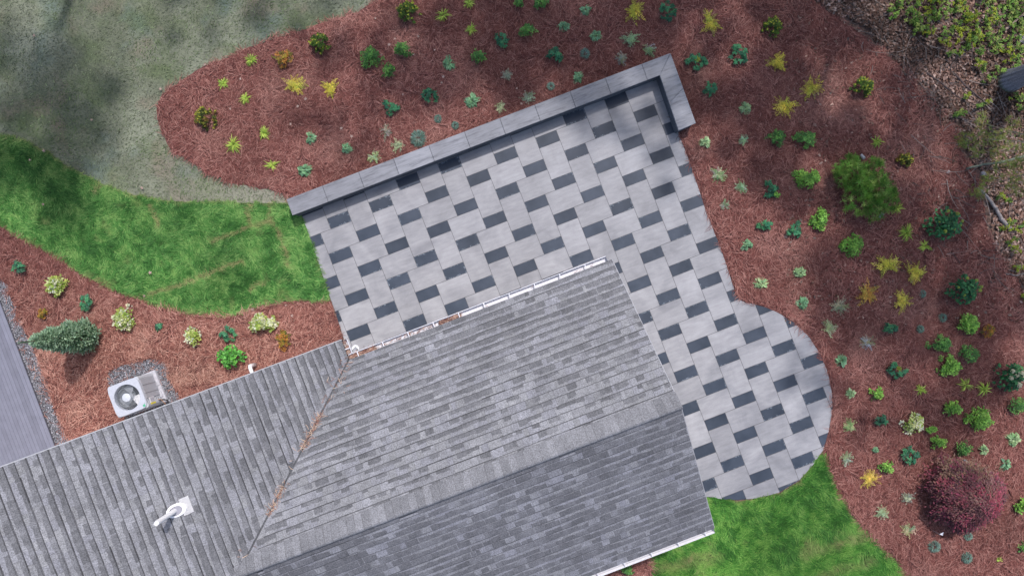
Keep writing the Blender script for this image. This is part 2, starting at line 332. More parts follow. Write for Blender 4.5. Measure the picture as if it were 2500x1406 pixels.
def pp(u, v):                                   # paver grid units -> world
    q = 27.228; x = 798.77 + q * (u * PC + v * PS); y = 534.51 + q * (-u * PS + v * PC); return W2(x, y)
def patio():
    rng = random.Random(3); out = wp(PATIO); out = smooth_poly(out, -.004, .004)
    verts = [Vector(p) for p in out]; faces = [list(range(len(out)))]; info = [None]; edges = []
    rects = []
    for i in range(-40, 50):
        for j in range(-12, 14):
            a, b_ = 2 * i + 7 * j, 2 * i - j
            for (u, v, du, dv, k) in ((a, b_, 2, 1, 1), (a - 1, b_ + 1, 3, 2, 0), (a, b_ - 3, 2, 3, 0), (a + 4, b_, 2, 1, 1)):
                x, y = pp(u + du / 2, v + dv / 2)
                if -6 < x < 10 and -7 < y < 7: rects.append((u, v, du, dv, k))
    rects = list(dict.fromkeys(rects)); g = .018
    for (u, v, du, dv, k) in rects:
        n = len(verts)
        for a, b_ in ((u + g, v + g), (u + du - g, v + g), (u + du - g, v + dv - g), (u + g, v + dv - g)): verts.append(Vector(pp(a, b_)))
        faces.append([n + 3, n + 2, n + 1, n]); info.append((u, v, du, dv, k))
    cv, ce, cf, ov, oe, of = delaunay_2d_cdt(verts, edges, faces, 0, 1e-5)
    z = .035; tint = {}
    me = bpy.data.meshes.new('patio'); keep = []; mi = []; own = []
    for f, o_ in zip(cf, of):
        if 0 not in o_: continue
        r = [q for q in o_ if q > 0]; keep.append(f); own.append(r[0] if r else 0)
    used = {}; V = []; F = []; uv = []; colr = []
    inv = 27.228
    for f, r in zip(keep, own):
        if r == 0: zz = .027; m_ = 2; c = (.1, .1, .1)
        else:
            if r not in tint:
                q = rng.uniform(.90, 1.08); d = info[r][4]
                tint[r] = (q * rng.uniform(.9, 1.1),) * 3 if d else (.325 * q, .325 * q, .338 * q)
            zz = z; m_ = 1 if info[r][4] else 0; c = tint[r]
        base = len(V)
        for i in f:
            p = cv[i]; V.append((p.x, p.y, zz)); colr.append(c)
            px, py = p.x * S + 1250, 703 - p.y * S; X, Y = (px - 798.77) / inv, (py - 534.51) / inv; u_, v_ = X * PC - Y * PS, X * PS + Y * PC
            uv.append(((u_ - info[r][0]) * .3073, (v_ - info[r][1]) * .3073) if r else (0, 0))
        F.append(tuple(range(base, base + len(f)))); mi.append(m_)
    # slab edge
    n = len(out)
    for i in range(n):
        a, b_ = out[i], out[(i + 1) % n]; base = len(V)
        V += [(a[0], a[1], -.02), (b_[0], b_[1], -.02), (b_[0], b_[1], z), (a[0], a[1], z)]; F.append((base, base + 1, base + 2, base + 3)); mi.append(2); colr += [(.2, .2, .2)] * 4; uv += [(0, 0)] * 4
    me.from_pydata(V, [], F); L = me.uv_layers.new(name='UVMap'); a = me.color_attributes.new('Col', 'FLOAT_COLOR', 'POINT')
    a.data.foreach_set('color', np.c_[np.array(colr), np.ones(len(V))].ravel())
    li = np.zeros(len(me.loops), int); me.loops.foreach_get('vertex_index', li); L.data.foreach_set('uv', np.array(uv)[li].ravel())
    me.polygons.foreach_set('material_index', mi)
    for p in me.polygons:
        if mi[p.index] != 2 and p.normal.z < 0: p.flip()
    me.update()
    o = link('patio', me, [M['greypaver'], M['darkpaver'], M['joint']]); o['kind'] = 'structure'
patio()

# ------------------------------------------------------------------ seat wall with coping
def seat_wall():
    root = empty('seat_wall', W(1180, 330, 0)); rl = root.location
    tag(root, 'low L-shaped grey stone wall with streaky coping slabs along the patio edge', 'wall')
    zt = .52
    O = [W2(700, 487, zt), W2(1637, 130, zt), W2(1699, 301, zt)]
    I = [W2(714, 526, zt), W2(1611, 184, zt), W2(1657, 319, zt)]
    cop = MB(); rng = random.Random(8)
    def lerp(a, b, t): return (a[0] + (b[0] - a[0]) * t, a[1] + (b[1] - a[1]) * t)
    fr = [0, .093, .187, .278, .37, .463, .555, .646, .738, .83, .925, 1.0]
    g = .0004
    for i in range(len(fr) - 1):
        a, b_ = fr[i] + (g if i else 0), fr[i + 1] - (g if i < len(fr) - 2 else .001)
        q = rng.uniform(.86, 1.1); t1 = lerp(O[0], O[1], a); t2 = lerp(O[0], O[1], b_)
        k = 1 / .97 if i < len(fr) - 2 else 1
        def inn(t): return lerp(I[0], I[1], t) if t > .998 else tuple(np.array(lerp(O[0], O[1], t)) + np.array(I[0]) - np.array(O[0]))
        i1, i2 = inn(a), inn(fr[i + 1] if i == len(fr) - 2 else b_)
        cop.prism([t1, t2, i2, i1], zt - .055, zt + rng.uniform(-.002, .002), (.235 * q, .243 * q, .268 * q), bevel=.003)
    for a, b_ in ((.002, .5), (.503, 1.0)):
        q = rng.uniform(.9, 1.08); cop.prism([lerp(O[1], O[2], a), lerp(O[1], O[2], b_), lerp(I[1], I[2], b_), lerp(I[1], I[2], a)], zt - .055, zt, (.235 * q, .243 * q, .268 * q), bevel=.006)
    cop.build('coping', M['coping'], root, loc=rl)
    def off(p, du, dv): return (p[0] + du * PC + dv * PS, p[1] + du * PS - dv * PC)
    b = MB(); e = .035
    A = [off(O[0], e, e), off(O[1], -e, e), off(O[2], -e, -e), off(I[2], e, -e), off(I[1], e, -e), off(I[0], e, -e)]
    # courses of split stone
    def face(p, q, outn):
        L = math.hypot(q[0] - p[0], q[1] - p[1]); d = ((q[0] - p[0]) / L, (q[1] - p[1]) / L)
        for j in range(4):
            z0 = .0 + j * .116; x = 0
            while x < L:
                w_ = min(rng.uniform(.25, .5), L - x); 
                if L - x - w_ < .1: w_ = L - x
                k = rng.uniform(.8, 1.15); dd = rng.uniform(0, .008)
                c = (p[0] + d[0] * (x + w_ / 2) + outn[0] * dd, p[1] + d[1] * (x + w_ / 2) + outn[1] * dd, z0 + .058)
                b.box(c, w_ / 2 - .003, .012, .055, math.atan2(d[1], d[0]), (.10 * k, .115 * k, .14 * k)); x += w_
    b.prism([A[0], A[1], A[4], A[5]], 0.0, zt - .056, (.08, .09, .11)); b.prism([A[1], A[2], A[3], A[4]], 0.0, zt - .057, (.08, .09, .11))
    face(A[5], A[4], (PS, -PC)); face(A[4], A[3], (-PC, -PS)); face(A[2], A[3], (PS, -PC)); face(A[0], A[1], (-PS, PC)); face(A[1], A[2], (PC, PS)); face(A[5], A[0], (-PC, -PS))
    b.build('wall_body', M['attr_stone'], root, loc=rl)
M['attr_stone'] = attr_mat('split_stone', .85, 0, .25, 18, .2)
seat_wall()

# ------------------------------------------------------------------ house
EZ = 2.7; PIT = .5; UR = 2.44; UL = -4.2; VN = .21; VS = 6.99; RV = 3.60; RZ = EZ + (RV - VN) * PIT; WV = -.29; WEND = 14.0; WRU = -13.5
def shingles(name, root, E0, sd_, ud, L, run, z0, clip, seed, dark_fn, light=(.236, .241, .258), lim=None, hr=(.3, .68)):
    """one slope: courses of overlapping tabs; E0 eave start (u,v), sd_ along the eave, ud up the slope"""
    mb = MB(); rng = random.Random(seed); e = .17; n = int(math.ceil(run / e)); yy = np.arange(-2, L + 2, .25)
    wav = [rng.uniform(-.012, .012) for _ in range(400)]
    def P_(s_, r_, dz):
        u = E0[0] + sd_[0] * s_ + ud[0] * r_; v = E0[1] + sd_[1] * s_ + ud[1] * r_
        return hp(u, v, z0 + PIT * r_ + dz)
    flip = (sd_[0] * ud[1] - sd_[1] * ud[0]) > 0    # uv is left handed in the world
    def quad(s0, s1, r0, r1, d0, d1, col, sk0=0, sk1=0):
        q = [P_(s0, r0, d0), P_(s1, r0, d0), P_(s1 - sk1, r1, d1), P_(s0 + sk0, r1, d1)]; lo = [P_(s0, r0, d0 - .012), P_(s1, r0, d0 - .012)]
        f = [(0, 1, 2, 3), (4, 5, 1, 0)]
        if flip: f = [x[::-1] for x in f]
        mb.add(q + lo, f, col)
    for j in range(n):
        r0 = j * e; r1 = min(r0 + e, run) ; s = rng.uniform(-.3, 0) - .3
        while s < L:
            w_ = rng.choice((.11, .15, .19, .24, .3)) * rng.uniform(.85, 1.15); a, b_ = max(s, 0), min(s + w_, L); s += w_
            if b_ - a < .02: continue
            iv = clip(a, b_, r0)
            for (a2, b2) in iv:
                if b2 - a2 < .015: continue
                k = rng.gauss(1.0, .055); g_ = rng.uniform(-.006, .008)
                cut = lim is not None and abs(b2 - lim(r0)) < 1e-6
                quad(a2 + .0015, b2 - .0015 * (not cut), r0, r1 + .015, .016, .004, (light[0] * k, light[1] * k, light[2] * k + g_), 0, -(r1 + .015 - r0) if cut else 0)
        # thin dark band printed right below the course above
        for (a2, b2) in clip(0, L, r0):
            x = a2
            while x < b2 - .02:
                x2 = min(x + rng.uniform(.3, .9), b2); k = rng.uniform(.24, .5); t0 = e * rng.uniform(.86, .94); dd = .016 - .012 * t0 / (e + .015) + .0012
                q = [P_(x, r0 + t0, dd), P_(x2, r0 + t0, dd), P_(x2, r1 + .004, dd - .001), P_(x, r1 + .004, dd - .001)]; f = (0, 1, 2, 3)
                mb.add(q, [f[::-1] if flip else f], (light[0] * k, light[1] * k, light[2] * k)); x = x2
        # the thicker dark laminate tabs
        s = -.8; hm = sum(hr) / 2
        while s < L:
            dens = min(.95, max(.02, dark_fn(s, r0))); s += 0.003 if rng.random() < dens else rng.uniform(.06, .2 + .9 * (1 - dens))
            w_ = rng.uniform(.10, .32); a, b_ = max(s, 0), min(s + w_, L); s += w_
            if b_ - a < .05: continue
            for (a2, b2) in clip(a, b_, r0):
                if b2 - a2 < .05: continue
                k0 = rng.choice((.56, .60, .63, .66, .72)) * rng.uniform(.96, 1.04); x = a2; h0 = (hm := hm + rng.uniform(-.12, .12)); hm = h0 = min(hr[1], max(hr[0], h0))
                while x < b2 - .02:
                    x2 = min(x + rng.uniform(.07, .2), b2); h1 = min(hr[1], max(hr[0], h0 + rng.uniform(-.12, .12))); k = k0 * rng.uniform(.93, 1.07)
                    hm = h1
                    xt = x2 + (e * h1 if lim is not None and abs(x2 - lim(r0)) < 1e-6 else 0)
                    q = [P_(x, r0 - .002, .0195), P_(x2, r0 - .002, .0195), P_(xt, r0 + e * h1, .0195 - .011 * h1), P_(x, r0 + e * h0, .0195 - .011 * h0)]
                    f = (0, 1, 2, 3); mb.add(q + [P_(x, r0 - .002, .004), P_(x2, r0 - .002, .004)], [f[::-1], (0, 1, 5, 4)] if flip else [f, (4, 5, 1, 0)], (light[0] * k, light[1] * k, light[2] * k)); x, h0 = x2, h1
    return mb
def house():
    root = empty('house', hp(-2, 3.5, 0)); rl = root.location; root.location = rl
    tag(root, 'house with grey asphalt shingle gable roof, side wing and white gutters', 'house')
    def uvp(lst, zf): return [hp(u, v, zf(u, v)) for u, v in lst]
    # walls
    b = MB()
    def wallbox(u0, u1, v0, v1, z1, col=(.5, .5, .52)):
        b.prism([hp(u, v)[:2] for u, v in ((u0, v0), (u1, v0), (u1, v1), (u0, v1))], -.05, z1, col)
    wallbox(-7.0, UR - .35, VN + .42, VS - .42, EZ + .12)
    wallbox(WRU - 8, UL - .42, WV + .3, WEND, EZ + .12)
    # gables
    def gable(pts): 
        vs = [hp(*p) for p in pts]; b.add(vs, [(0, 1, 2), (2, 1, 0)], (.5, .5, .52))
    gable([(UR - .352, VN + .42, EZ + .12), (UR - .352, VS - .42, EZ + .12), (UR - .352, RV, RZ - .1)])
    gable([(UL - .42, WV + .298, EZ + .12), (WRU - 8, WV + .298, EZ + .12), (WRU, WV + .298, EZ + (UL - WRU) * PIT - .1)])
    b.build('wall', M['siding'], root, loc=rl)
    # main north slope
    yr = RV - VN
    vg = .028
    def clipN(a, b_, r):            # s = UR - u ; the wing hides u < UL - r
        m_ = UR - UL + r - vg
        return [(a, min(b_, m_))] if a < m_ else []
    def darkN(s, r): return max(.06, .93 - .75 * (r / yr) ** 1.7 + .12 * math.sin(s * 2.1 + r * 3))
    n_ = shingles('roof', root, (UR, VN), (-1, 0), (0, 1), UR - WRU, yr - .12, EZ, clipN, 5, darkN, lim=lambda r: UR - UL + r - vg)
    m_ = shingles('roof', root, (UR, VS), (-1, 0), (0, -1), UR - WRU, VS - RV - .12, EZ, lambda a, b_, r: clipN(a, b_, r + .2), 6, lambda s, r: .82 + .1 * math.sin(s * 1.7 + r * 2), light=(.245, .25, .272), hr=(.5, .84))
    def clipW(a, b_, r):            # s = v - WV
        out = []
        if r < yr:
            m1 = VN - WV + r - vg
            if a < m1: out.append((a, min(b_, m1)))
            m2 = VS - WV - r + .1
            if b_ > m2: out.append((max(a, m2), b_))
        else: out.append((a, b_))
        return out
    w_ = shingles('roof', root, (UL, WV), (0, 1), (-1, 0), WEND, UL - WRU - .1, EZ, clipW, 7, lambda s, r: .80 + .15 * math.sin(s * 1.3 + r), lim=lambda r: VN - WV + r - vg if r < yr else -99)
    rf = n_.build('roof', M['shingle'], root, loc=rl); tag(rf, 'sun-facing roof slope with mottled shingles')
    tag(m_.build('roof', M['shingle'], root, loc=rl), 'darker far roof slope beyond the ridge')
    tag(w_.build('roof', M['shingle'], root, loc=rl), 'wing roof slope with courses running down the picture')
    # decking under the shingles, also seen as the dark valley line
    d = MB(); dc = (.11, .115, .125); q = .012
    def plane(lst, zf, inv=False):
        top = [hp(u, v, zf(u, v) - q) for u, v in lst]; bot = [hp(u, v, zf(u, v) - .14) for u, v in lst]; n = len(lst)
        f = [tuple(range(n)), tuple(range(n, 2 * n))[::-1]] + [(i, i + n, (i + 1) % n + n, (i + 1) % n) for i in range(n)]
        d.add(top + bot, f, dc)
    zN = lambda u, v: EZ + (v - VN) * PIT; zS = lambda u, v: EZ + (VS - v) * PIT; zW = lambda u, v: EZ + (UL - u) * PIT
    plane([(UR - .01, VN + .01), (UR - .01, RV), (UL - yr, RV), (UL, VN)], zN)
    plane([(UR - .01, RV), (UR - .01, VS - .01), (UL, VS - .01), (UL - yr, RV)], zS)
    plane([(UL - .01, WV + .01), (UL - .01, WEND), (WRU, WEND), (WRU, WV + .01)], zW)
    zX = lambda u, v: EZ + (UL - WRU) * PIT - (WRU - u) * PIT
    plane([(WRU, WV), (WRU, WEND), (WRU - 8, WEND), (WRU - 8, WV)], zX)
    d.build('roof_deck', M['shingle'], root, loc=rl)
    # ridge caps
    c = MB(); rng = random.Random(4); u = UR + .02; L_ = .175
    c.mi = 0
    while u > -9.5:
        k = rng.uniform(.82, 1.10); col = (.215 * k, .22 * k, .236 * k); ua, ub = u, u - L_ - .02; wd = .30; rise = .03 + rng.uniform(-.002, .002)
        za, zb = rise + .008, rise
        prof = lambda uu, dz: [hp(uu, RV - wd, RZ - wd * PIT + dz - .006), hp(uu, RV - .05, RZ - .018 + dz + .02), hp(uu, RV + .0, RZ + dz + .028), hp(uu, RV + .035, RZ + dz + .02), hp(uu, RV + .06, RZ - .01 + dz + .006)]
        A, B = prof(ua, za), prof(ub, zb); lo = [hp(ua, RV + .045, RZ - .10), hp(ub, RV + .045, RZ - .10), hp(ua, RV - wd, RZ - wd * PIT - .01), hp(ub, RV - wd, RZ - wd * PIT - .01)]
        f = [(i, i + 1, 6 + i, 5 + i) for i in range(4)] + [(4, 10, 11, 9), (2 + 10, 0, 5, 13), (0, 12, 10, 4, 3, 2, 1)]
        c.add(A + B + lo, f, col)
        A2, B2 = prof(ub + .032, zb + .0035), prof(ub + .019, zb + .0025); c.add(A2 + B2, [(i, i + 1, 6 + i, 5 + i) for i in range(4)], tuple(v * .82 for v in col)); u -= L_
    o = c.build('ridge_cap', M['shingle'], root, loc=rl)
    # gutters
    def gutter(p0, p1, outd, label, hang, parentlab=None):
        """open channel from p0 to p1 (uv), outd = outward unit in uv"""
        g = MB(); L = math.hypot(p1[0] - p0[0], p1[1] - p0[1]); dx = ((p1[0] - p0[0]) / L, (p1[1] - p0[1]) / L)
        prof = [(-.02, .0), (-.02, -.115), (.085, -.115), (.10, -.06), (.125, -.035), (.125, -.012), (.112, -.012), (.112, -.03), (.092, -.055), (.078, -.105), (-.012, -.105), (-.012, 0)]
        zt = EZ - .022
        vs = []
        for s_ in (0, L):
            for o_, z in prof: vs.append(hp(p0[0] + dx[0] * s_ + outd[0] * o_, p0[1] + dx[1] * s_ + outd[1] * o_, zt + z))
        n = len(prof); f = [(i, (i + 1) % n, n + (i + 1) % n, n + i) for i in range(n)]; g.add(vs, f, (.8, .8, .82))
        for s_ in (0.0, L):
            q = [hp(p0[0] + dx[0] * s_ + outd[0] * o_, p0[1] + dx[1] * s_ + outd[1] * o_, zt + z) for o_, z in ((-.02, 0), (-.02, -.115), (.085, -.115), (.10, -.06), (.125, -.035), (.125, -.005))]
            g.add(q, [tuple(range(6)), tuple(range(6))[::-1]], (.8, .8, .82))
        go = g.build('gutter', M['white'], root, loc=rl); go['label'] = label
        s_ = .22
        while s_ < L - .05:
            h = MB(); c0 = (p0[0] + dx[0] * s_, p0[1] + dx[1] * s_)
            h.tube([hp(c0[0] - outd[0] * .015, c0[1] - outd[1] * .015, zt + .002), hp(c0[0] + outd[0] * .05, c0[1] + outd[1] * .05, zt - .004), hp(c0[0] + outd[0] * .118, c0[1] + outd[1] * .118, zt - .004)], .014, 6, (.8, .8, .8))
            h.build('gutter_hanger', M['white'], go, loc=rl)
            s_ += hang
        return go
    gs = []
    gs.append(gutter((UL + .02, VN), (UR - .10, VN), (0, -1), 'white gutter facing the patio with straw at one end', .64))
    gs.append(gutter((UR - .02, VS), (UL, VS), (0, 1), 'clean white gutter above the lower lawn', .68))
    gs.append(gutter((UL, WV + .02), (UL, VN - .13), (1, 0), 'short white gutter in the corner of the wing', .24))
    # drip edge along rakes
    def bar(*seg):
        dm = MB(); dm.tube([Vector(hp(*p)) for p in seg], .018, 4, (.75, .75, .77)); dm.build('rake_trim', M['metal'], root, loc=rl)
    bar((UR, VN, EZ - .02), (UR, RV, RZ - .02), (UR, VS, EZ - .02)); bar((UL, WV, EZ - .02), (WRU, WV, EZ - .02 + (UL - WRU) * PIT))
    # downspout elbow at the inside corner
    ds = MB(); x0, v0 = UL + .17, VN - .19
    ds.tube([hp(UL + .10, VN - .06, EZ - .13), hp(UL + .15, VN - .17, EZ - .2), hp(UL + .16, VN - .2, EZ - .35)], .045, 4, (.5, .5, .52))
    ds.tube([hp(UL + .16, VN - .2, EZ - .33), hp(UL + .12, VN + .25, EZ - .75), hp(UL + .12, VN + .35, EZ - 1.0), hp(UL + .12, VN + .35, .12)], .045, 4, (.5, .5, .52))
    dn = ds.build('downspout', M['metal'], root, loc=rl)
    # vent pipe through the wing roof
    def wing_z(u, v): return EZ + (UL - u) * PIT
    vx, vy = (437 - 1250), (1240 - 703)
    k = (H - 5.2) / H / S; X, Y = vx * k, -vy * k; u = X * HC + Y * HS; v = X * HS - Y * HC; z = wing_z(u, v)
    k = (H - z - .02) / H / S; X, Y = vx * k, -vy * k; u = X * HC + Y * HS; v = X * HS - Y * HC; z = wing_z(u, v)
    vp = MB()
    vp.tube([hp(u, v, z - .1), hp(u, v, z + .72)], .052, 20, (.85, .85, .86), cap=False)
    vp.tube([hp(u, v, z + .3), hp(u, v, z + .715)], .046, 20, (.3, .3, .3), cap=True)
    vp.tube([hp(u, v, z + .67), hp(u, v, z + .735)], .058, 20, (.85, .85, .86), cap=False)
    vpo = vp.build('vent_pipe', M['pvc'], root, loc=rl); vpo['label'] = 'white plastic vent pipe standing out of the wing roof'
    fl = MB()
    def fp(du, dv, dz=.03): return hp(u + du, v + dv, z - du * PIT + dz)
    fl.add([fp(.13, -.19), fp(.30, -.19), fp(.30, .17), fp(.13, .17), fp(.13, -.19, .022), fp(.30, -.19, .022), fp(.30, .17, .022), fp(.13, .17, .022)], [(0, 1, 2, 3), (3, 2, 1, 0), (0, 4, 5, 1), (1, 5, 6, 2), (2, 6, 7, 3), (3, 7, 4, 0)], (.85, .85, .86))
    # egg-shaped collar round the pipe
    n = 28; ins = []; outs = []; low = []
    for i in range(n):
        a = 2 * math.pi * i / n; ca, sa = math.cos(a), math.sin(a)
        ins.append(fp(.04 + .115 * ca, .095 * sa, .06)); outs.append(fp(.045 + .175 * ca, .135 * sa, .045)); low.append(fp(.045 + .18 * ca, .14 * sa, .012))
    fl.add(ins + outs + low, [(i, (i + 1) % n, n + (i + 1) % n, n + i) for i in range(n)] + [(n + i, n + (i + 1) % n, 2 * n + (i + 1) % n, 2 * n + i) for i in range(n)], (.85, .85, .86))
    fl.build('flashing', M['pvc'], vpo, loc=rl)
    fi = MB(); fi.add([fp(.04 + .118 * math.cos(2 * math.pi * i / 24), .098 * math.sin(2 * math.pi * i / 24), .032) for i in range(24)], [tuple(range(24))], (.3, .3, .35)); fi.build('rubber_boot', M['attr'], vpo, loc=rl)
    # straw and grit lying in the valley and gutters
    rr = np.random.default_rng(12); pos = []; 
    def lay(n, fpos):
        for _ in range(n): pos.append(fpos())
    def val(a, b_, wd, lift=.03):
        def f():
            r = rr.uniform(a, b_); o_ = rr.normal(0, wd) ; uu = UL - r + o_ * .7; vv = VN + r + o_ * .7
            return (*hp(uu, vv, max(EZ + (UL - uu) * PIT, EZ + (vv - VN) * PIT) + lift + rr.uniform(0, .02)), rr.uniform(.05, .16), rr.uniform(0, 6.28))
        return f
    lay(120, val(.9, 1.5, .035)); lay(75, val(2.0, 2.5, .028)); lay(30, val(.1, 3.2, .12)); lay(35, val(.0, .8, .10))
    def gut(u0, u1):
        def f():
            uu = rr.uniform(u0, u1); return (*hp(uu, VN - rr.uniform(.0, .075), EZ - .06 + rr.uniform(-.03, .02)), rr.uniform(.04, .14), math.atan2(HS, HC) + rr.normal(0, .5))
        return f
    lay(420, gut(UL + .03, UL + .62)); lay(300, gut(-1.93, -1.42)); lay(60, gut(UL + .6, -2)); lay(10, gut(-1.4, 2))
    def gw():
        return (*hp(UL + rr.uniform(.0, .08), rr.uniform(WV + .03, VN), EZ - .06 + rr.uniform(-.03, .02)), rr.uniform(.03, .1), rr.uniform(0, 6.28))
    lay(90, gw)
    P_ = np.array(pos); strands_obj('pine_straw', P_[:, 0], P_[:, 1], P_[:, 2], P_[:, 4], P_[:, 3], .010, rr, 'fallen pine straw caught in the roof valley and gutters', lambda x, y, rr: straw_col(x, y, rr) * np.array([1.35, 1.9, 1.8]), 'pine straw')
def strands_obj(name, x, y, z, ang, ln, wd, rr, label, colf, cat, mat='straw', curv=1.0, tilt=.15):
    n = len(x); k = rr.normal(0, curv, n); m_ = 4; C = []; V = np.zeros((n, m_, 2, 3)); a = ang - k * .5; cx = x.copy(); cy = y.copy(); tz = rr.uniform(-tilt, tilt, n)
    st = ln / (m_ - 1)
    cz = z.copy()
    for i in range(m_):
        aa = a + k * i / (m_ - 1); w_ = wd * (1, 1, .8, .35)[i] * .5
        V[:, i, 0] = np.c_[cx - np.sin(aa) * w_, cy + np.cos(aa) * w_, cz]; V[:, i, 1] = np.c_[cx + np.sin(aa) * w_, cy - np.cos(aa) * w_, cz]
        cx = cx + np.cos(aa) * st; cy = cy + np.sin(aa) * st; cz = cz + tz * st
    idx = (np.arange(n) * m_ * 2)[:, None]; F = []
    for i in range(m_ - 1): F.append(idx + np.array([[2 * i + 1, 2 * i + 3, 2 * i + 2, 2 * i]]))
    F = np.stack(F, 1).reshape(-1, 4); c = colf(x, y, rr); c = np.repeat(c, m_ * 2, axis=0)
    o = np_obj(name, V.reshape(-1, 3), F, c, M[mat]); tag(o, label, cat, kind='stuff'); return o
def straw_col(x, y, rr):
    n = len(x); r = rr.random(n)[:, None]
    a, b_, c = np.array([.10, .034, .033]), np.array([.265, .095, .082]), np.array([.58, .31, .27])
    col = np.where(r < .35, a + (b_ - a) * (r / .35), b_ + (c - b_) * ((r - .35) / .65) ** 1.8)
    big = (.82 + .4 * vnoise(x, y, 1.4, 3))[:, None]; pale = np.clip(vnoise(x, y, .9, 9) - .62, 0, 1)[:, None]
    col = col * big * np.array([.82, .80, .76]) + pale * np.array([.22, .15, .12])
    old_lit = np.clip((-x - 3) / 3, 0, 1) * np.clip((-y + .8) / 2.5, 0, 1); col = col * (1 + old_lit[:, None] * np.array([.40, .58, .48]))  # older, paler straw at left, its stronger sunlight also put into the colour
    shade_r = np.clip((x - 5) / 6, 0, 1) * np.clip((y + 2) / 5, 0, 1); col = col * (1 - .12 * shade_r[:, None])  # upper right bed darkened: tree shade partly put into the straw colour
    return col
house()

# ------------------------------------------------------------------ composite deck at the left
def deck():
    root = empty('deck', W(20, 900, 0)); rl = root.location; tag(root, 'grey composite deck with narrow boards beside the gravel strip', 'deck')
    z = .10; b = MB(); rng = random.Random(2); X, Y, _ = W(66, 915, z); u1 = X * HC + Y * HS + .006
    e = MB()
    for i in range(48):
        u = u1 - .05 - i * .1; k = rng.uniform(.9, 1.08); b.prism([hp(a, v)[:2] for a, v in ((u - .0475, -8), (u + .0475, -8), (u + .0475, .25), (u - .0475, .25))], z - .025, z, (.205 * k, .21 * k, .26 * k))
    b.build('deck_board', M['deck'], root, loc=rl)
    e.prism([hp(a, v)[:2] for a, v in ((u1 - 4.8, -8.01), (u1 - .003, -8.01), (u1 - .003, .24), (u1 - 4.8, .24))], .005, z - .026, (.10, .10, .12)); e.build('deck_frame', M['deck'], root, loc=rl)
deck()

